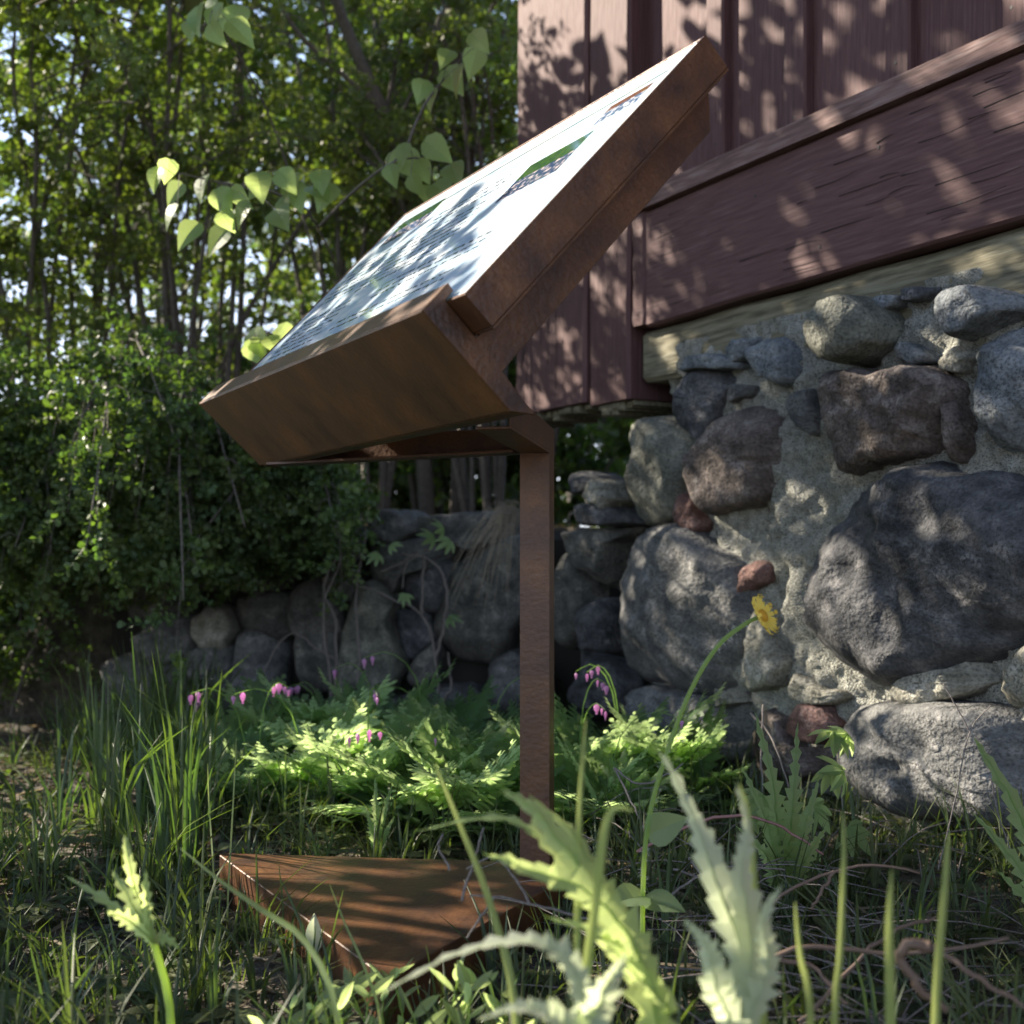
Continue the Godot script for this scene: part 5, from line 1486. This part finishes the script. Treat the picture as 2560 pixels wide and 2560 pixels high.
# stones: tone, how far the face stands out, how rounded, how rough, outline in the plane of the wall in metres
const FOUNDATION := [
	["green", 0.03, 0.03, 0.01, [[0.452, 0.882], [0.521, 0.933], [0.676, 0.933], [0.796, 0.903], [0.853, 0.849], [0.830, 0.760], [0.772, 0.678], [0.676, 0.652], [0.574, 0.651], [0.494, 0.688], [0.445, 0.790]]],
	["dark", 0.02, 0.05, 0.012, [[0.685, 1.011], [0.759, 1.040], [0.838, 1.035], [0.955, 1.024], [0.971, 1.001], [0.914, 0.936], [0.880, 0.887], [0.838, 0.843], [0.794, 0.874], [0.741, 0.933], [0.704, 0.981]]],
	["blue", 0.035, 0.015, 0.008, [[0.700, 1.032], [0.787, 1.064], [0.940, 1.054], [1.004, 1.022], [0.988, 1.013], [0.856, 1.028], [0.778, 1.034]]],
	["brown", 0.035, 0.03, 0.008, [[0.996, 0.923], [1.088, 0.923], [1.175, 0.875], [1.224, 0.813], [1.203, 0.772], [1.132, 0.723], [1.028, 0.689], [0.899, 0.668], [0.849, 0.696], [0.814, 0.772], [0.840, 0.829], [0.916, 0.890]]],
	["green", 0.115, 0.09, 0.006, [[1.252, 1.055], [1.299, 1.084], [1.357, 1.105], [1.413, 1.101], [1.455, 1.073], [1.484, 1.030], [1.472, 0.998], [1.431, 0.974], [1.382, 0.961], [1.344, 0.973], [1.312, 1.000], [1.259, 1.027]]],
	["blue", 0.012, 0.015, 0.01, [[1.024, 1.051], [1.084, 1.072], [1.157, 1.060], [1.206, 1.024], [1.213, 0.985], [1.185, 0.955], [1.128, 0.952], [1.070, 0.980], [1.039, 1.009]]],
	["blue", 0.012, 0.012, 0.008, [[0.912, 1.066], [0.936, 1.081], [1.000, 1.081], [1.054, 1.075], [1.027, 1.049], [1.015, 1.031], [0.976, 1.026]]],
	["grey", 0.008, 0.01, 0.006, [[0.911, 0.957], [0.948, 0.979], [1.019, 0.972], [1.034, 0.958], [1.003, 0.941], [0.940, 0.936]]],
	["grey", 0.012, 0.012, 0.008, [[1.149, 0.926], [1.188, 0.941], [1.222, 0.937], [1.263, 0.862], [1.236, 0.827], [1.209, 0.843], [1.167, 0.895]]],
	["brown", 0.055, 0.035, 0.011, [[1.266, 0.937], [1.286, 0.967], [1.337, 0.962], [1.387, 0.958], [1.447, 0.937], [1.516, 0.949], [1.571, 0.935], [1.614, 0.911], [1.640, 0.879], [1.642, 0.821], [1.640, 0.773], [1.571, 0.766], [1.459, 0.757], [1.369, 0.737], [1.325, 0.744], [1.305, 0.782], [1.299, 0.837], [1.273, 0.895]]],
	["brown", 0.02, 0.02, 0.008, [[1.595, 0.864], [1.624, 0.867], [1.654, 0.792], [1.672, 0.746], [1.613, 0.742], [1.605, 0.780]]],
	["blue", 0.04, 0.03, 0.01, [[1.671, 0.933], [1.696, 0.966], [1.767, 0.994], [1.834, 0.986], [1.869, 0.887], [1.834, 0.755], [1.724, 0.749], [1.705, 0.806], [1.671, 0.873]]],
	["blue", 0.075, 0.03, 0.008, [[1.625, 1.060], [1.680, 1.070], [1.790, 1.033], [1.799, 1.012], [1.729, 0.994], [1.660, 0.970], [1.640, 1.001]]],
	["grey", 0.012, 0.012, 0.008, [[1.373, 1.049], [1.386, 1.070], [1.439, 1.056], [1.468, 1.033], [1.463, 1.008], [1.416, 1.007], [1.373, 1.027]]],
	["red", 0.01, 0.01, 0.006, [[1.330, 1.000], [1.373, 1.007], [1.434, 0.985], [1.392, 0.973], [1.348, 0.981]]],
	["blue", 0.012, 0.012, 0.006, [[1.446, 0.991], [1.503, 0.994], [1.548, 0.972], [1.575, 0.947], [1.526, 0.945], [1.481, 0.969]]],
	["blue", 0.012, 0.01, 0.006, [[1.378, 1.091], [1.426, 1.100], [1.490, 1.092], [1.479, 1.068], [1.432, 1.070]]],
	["pale", 0.012, 0.012, 0.008, [[1.570, 0.948], [1.627, 0.969], [1.658, 0.944], [1.637, 0.918], [1.586, 0.925]]],
	["dark", 0.014, 0.012, 0.006, [[1.496, 1.099], [1.570, 1.093], [1.549, 1.071], [1.499, 1.076]]],
	["grey", 0.05, 0.035, 0.01, [[0.437, 0.583], [0.492, 0.636], [0.586, 0.660], [0.699, 0.664], [0.795, 0.651], [0.908, 0.587], [1.004, 0.554], [1.040, 0.501], [1.045, 0.423], [1.055, 0.332], [1.050, 0.233], [0.886, 0.214], [0.699, 0.221], [0.492, 0.232], [0.444, 0.290], [0.423, 0.443]]],
	["dark", 0.085, 0.06, 0.011, [[1.161, 0.526], [1.202, 0.575], [1.290, 0.646], [1.382, 0.719], [1.490, 0.741], [1.564, 0.753], [1.646, 0.732], [1.737, 0.736], [1.811, 0.697], [1.891, 0.659], [1.924, 0.581], [1.924, 0.487], [1.853, 0.448], [1.774, 0.401], [1.673, 0.359], [1.535, 0.315], [1.414, 0.291], [1.307, 0.296], [1.220, 0.337], [1.166, 0.389], [1.156, 0.463]]],
	["grey", 0.075, 0.05, 0.01, [[1.351, 0.206], [1.383, 0.262], [1.446, 0.280], [1.633, 0.293], [1.840, 0.300], [1.934, 0.301], [1.950, 0.119], [1.822, 0.075], [1.633, 0.060], [1.491, 0.050], [1.415, 0.088], [1.367, 0.138]]],
	["pale", 0.035, 0.03, 0.01, [[1.444, 0.287], [1.451, 0.310], [1.511, 0.332], [1.624, 0.362], [1.715, 0.405], [1.740, 0.387], [1.728, 0.345], [1.650, 0.307], [1.568, 0.281], [1.467, 0.275]]],
	["pale", 0.03, 0.03, 0.012, [[1.732, 0.360], [1.804, 0.426], [1.878, 0.464], [1.889, 0.290], [1.804, 0.291], [1.719, 0.292]]],
	["grey", 0.03, 0.03, 0.01, [[0.420, 0.116], [0.516, 0.214], [0.621, 0.238], [0.720, 0.233], [0.882, 0.222], [1.000, 0.225], [1.030, 0.179], [1.051, 0.103], [0.720, 0.035], [0.434, 0.017]]],
	["red", 0.02, 0.02, 0.008, [[1.140, 0.217], [1.186, 0.250], [1.266, 0.249], [1.305, 0.217], [1.284, 0.184], [1.240, 0.160], [1.168, 0.182]]],
	["red", 0.02, 0.02, 0.008, [[0.727, 0.678], [0.774, 0.733], [0.820, 0.734], [0.843, 0.681], [0.860, 0.646], [0.820, 0.629], [0.751, 0.656]]],
	["brown", 0.01, 0.01, 0.006, [[0.766, 0.798], [0.795, 0.828], [0.829, 0.829], [0.812, 0.795], [0.795, 0.786]]],
	["pale", 0.03, 0.012, 0.006, [[0.809, 0.568], [0.843, 0.582], [0.882, 0.565], [0.854, 0.551]]],
	["red", 0.012, 0.012, 0.008, [[0.962, 0.503], [1.003, 0.550], [1.054, 0.570], [1.088, 0.544], [1.073, 0.514], [0.993, 0.477]]],
	["pale", -0.01, 0.02, 0.014, [[0.272, 0.748], [0.332, 0.793], [0.390, 0.774], [0.411, 0.726], [0.376, 0.711], [0.272, 0.723]]],
	["dark", -0.01, 0.02, 0.01, [[0.212, 0.720], [0.289, 0.729], [0.406, 0.709], [0.455, 0.664], [0.274, 0.661], [0.220, 0.679]]],
	["dark", -0.02, 0.02, 0.01, [[0.168, 0.810], [0.246, 0.821], [0.321, 0.792], [0.291, 0.762], [0.215, 0.749], [0.176, 0.776]]],
	["dull", -0.03, 0.02, 0.01, [[0.140, 0.646], [0.404, 0.658], [0.346, 0.609], [0.310, 0.513], [0.287, 0.472], [0.227, 0.528]]],
	["dull", -0.03, 0.02, 0.01, [[0.099, 0.634], [0.171, 0.600], [0.226, 0.492], [0.203, 0.350], [0.107, 0.294], [0.074, 0.464]]],
	["dark", -0.03, 0.02, 0.01, [[0.204, 0.422], [0.288, 0.457], [0.325, 0.378], [0.310, 0.296], [0.243, 0.308]]],
	["dark", -0.04, 0.03, 0.01, [[0.076, 0.285], [0.310, 0.280], [0.404, 0.215], [0.390, 0.127], [0.100, 0.078]]],
	["pale", 0.03, 0.012, 0.008, [[0.915, 0.238], [0.968, 0.248], [0.999, 0.231], [0.936, 0.213]]],
	["brown", 0.015, 0.015, 0.008, [[1.001, 0.211], [1.071, 0.225], [1.129, 0.205], [1.157, 0.164], [1.203, 0.145], [1.291, 0.162], [1.316, 0.112], [1.110, 0.055], [1.012, 0.079]]],
	["pale", 0.005, 0.02, 0.012, [[0.988, 0.425], [1.064, 0.493], [1.088, 0.396], [1.140, 0.335], [1.102, 0.274], [1.003, 0.252], [0.987, 0.331]]],
	["pale", 0.01, 0.02, 0.012, [[1.110, 0.280], [1.157, 0.316], [1.264, 0.288], [1.340, 0.276], [1.281, 0.253], [1.175, 0.251]]],
]
const RETAINING := [
	["dull", 0.03, 0.03, 0.01, [[-0.473, 0.622], [-0.461, 0.712], [-0.427, 0.728], [-0.330, 0.728], [-0.285, 0.700], [-0.302, 0.655], [-0.370, 0.611], [-0.450, 0.608]]],
	["dull", 0.02, 0.03, 0.01, [[-0.320, 0.702], [-0.230, 0.713], [-0.062, 0.723], [0.077, 0.717], [0.077, 0.623], [-0.062, 0.607], [-0.146, 0.591], [-0.185, 0.613], [-0.286, 0.624], [-0.331, 0.658]]],
	["dull", 0.02, 0.03, 0.01, [[-0.474, 0.621], [-0.389, 0.627], [-0.253, 0.636], [-0.151, 0.626], [-0.196, 0.565], [-0.275, 0.532], [-0.349, 0.520], [-0.372, 0.476], [-0.400, 0.437], [-0.451, 0.453], [-0.480, 0.531]]],
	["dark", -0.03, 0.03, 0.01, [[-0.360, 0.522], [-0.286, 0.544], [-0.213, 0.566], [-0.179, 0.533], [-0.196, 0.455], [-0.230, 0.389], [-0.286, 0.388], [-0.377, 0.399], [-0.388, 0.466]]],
	["dull", 0.03, 0.05, 0.014, [[-0.195, 0.552], [-0.128, 0.585], [-0.027, 0.641], [0.062, 0.646], [0.089, 0.530], [0.062, 0.409], [0.017, 0.343], [-0.016, 0.265], [-0.072, 0.221], [-0.195, 0.231], [-0.268, 0.308], [-0.262, 0.363], [-0.228, 0.452]]],
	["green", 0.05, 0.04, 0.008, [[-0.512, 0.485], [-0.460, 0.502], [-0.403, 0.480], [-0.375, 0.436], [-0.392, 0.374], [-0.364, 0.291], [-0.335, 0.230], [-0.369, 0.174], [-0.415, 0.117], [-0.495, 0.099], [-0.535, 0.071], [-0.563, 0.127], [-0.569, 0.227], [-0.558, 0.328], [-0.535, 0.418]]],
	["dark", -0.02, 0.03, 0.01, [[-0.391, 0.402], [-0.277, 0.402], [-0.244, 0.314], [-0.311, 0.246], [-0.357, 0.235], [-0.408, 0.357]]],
	["dull", 0.02, 0.03, 0.006, [[-0.341, 0.210], [-0.307, 0.260], [-0.240, 0.311], [-0.228, 0.261], [-0.240, 0.205], [-0.285, 0.144], [-0.319, 0.143], [-0.347, 0.171]]],
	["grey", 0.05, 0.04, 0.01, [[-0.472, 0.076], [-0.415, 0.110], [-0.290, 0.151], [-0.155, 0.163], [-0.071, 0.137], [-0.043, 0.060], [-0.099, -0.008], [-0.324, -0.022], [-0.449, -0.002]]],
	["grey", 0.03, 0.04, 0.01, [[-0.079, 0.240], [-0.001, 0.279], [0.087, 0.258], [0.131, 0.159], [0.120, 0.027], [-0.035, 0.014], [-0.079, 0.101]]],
	["dull", -0, 0.03, 0.01, [[-0.600, 0.630], [-0.560, 0.664], [-0.491, 0.675], [-0.468, 0.630], [-0.514, 0.591], [-0.583, 0.574], [-0.606, 0.602]]],
	["dull", 0.01, 0.03, 0.01, [[-0.626, 0.543], [-0.557, 0.555], [-0.511, 0.521], [-0.506, 0.443], [-0.546, 0.386], [-0.569, 0.431], [-0.621, 0.453]]],
	["dull", 0.02, 0.04, 0.01, [[-0.701, 0.412], [-0.614, 0.412], [-0.562, 0.356], [-0.556, 0.216], [-0.591, 0.132], [-0.649, 0.114], [-0.695, 0.142], [-0.712, 0.271]]],
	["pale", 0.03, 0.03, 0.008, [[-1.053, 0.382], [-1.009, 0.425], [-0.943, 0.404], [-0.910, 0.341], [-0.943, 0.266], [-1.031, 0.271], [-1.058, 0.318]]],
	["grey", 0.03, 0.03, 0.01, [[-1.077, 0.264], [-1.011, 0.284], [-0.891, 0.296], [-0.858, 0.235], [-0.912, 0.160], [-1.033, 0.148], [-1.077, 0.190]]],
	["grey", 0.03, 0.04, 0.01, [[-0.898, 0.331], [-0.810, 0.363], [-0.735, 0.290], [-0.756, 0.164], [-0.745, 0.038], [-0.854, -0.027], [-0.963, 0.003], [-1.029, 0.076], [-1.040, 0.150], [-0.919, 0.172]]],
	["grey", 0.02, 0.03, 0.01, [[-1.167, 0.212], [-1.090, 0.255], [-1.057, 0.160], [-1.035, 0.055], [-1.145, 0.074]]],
	["dull", 0.02, 0.03, 0.01, [[-1.116, 0.577], [-1.050, 0.651], [-0.940, 0.672], [-0.897, 0.556], [-0.951, 0.471], [-1.094, 0.471]]],
	["dull", 0.01, 0.03, 0.01, [[-0.935, 0.563], [-0.859, 0.605], [-0.750, 0.584], [-0.739, 0.479], [-0.859, 0.437], [-0.946, 0.479]]],
	["dull", 0.01, 0.03, 0.01, [[-0.626, 0.666], [-0.487, 0.676], [-0.487, 0.561], [-0.583, 0.519], [-0.637, 0.561]]],
	["dull", 0.01, 0.03, 0.01, [[-0.929, 0.429], [-0.863, 0.450], [-0.744, 0.461], [-0.690, 0.378], [-0.755, 0.293], [-0.831, 0.335], [-0.918, 0.324]]],
	["dull", 0, 0.03, 0.01, [[-0.751, 0.462], [-0.654, 0.525], [-0.579, 0.463], [-0.547, 0.317], [-0.590, 0.254], [-0.697, 0.274], [-0.740, 0.357]]],
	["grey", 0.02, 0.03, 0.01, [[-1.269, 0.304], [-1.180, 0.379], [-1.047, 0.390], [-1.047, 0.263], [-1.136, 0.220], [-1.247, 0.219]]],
	["dull", 0.02, 0.03, 0.01, [[-1.329, 0.471], [-1.217, 0.535], [-1.084, 0.514], [-1.062, 0.387], [-1.173, 0.365], [-1.307, 0.364]]],
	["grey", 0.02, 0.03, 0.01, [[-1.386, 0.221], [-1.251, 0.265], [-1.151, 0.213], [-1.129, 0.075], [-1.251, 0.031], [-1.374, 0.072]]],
	["dull", 0.02, 0.03, 0.01, [[-0.731, 0.069], [-0.602, 0.082], [-0.516, 0.104], [-0.442, 0.053], [-0.474, -0.031], [-0.709, -0.046]]],
]
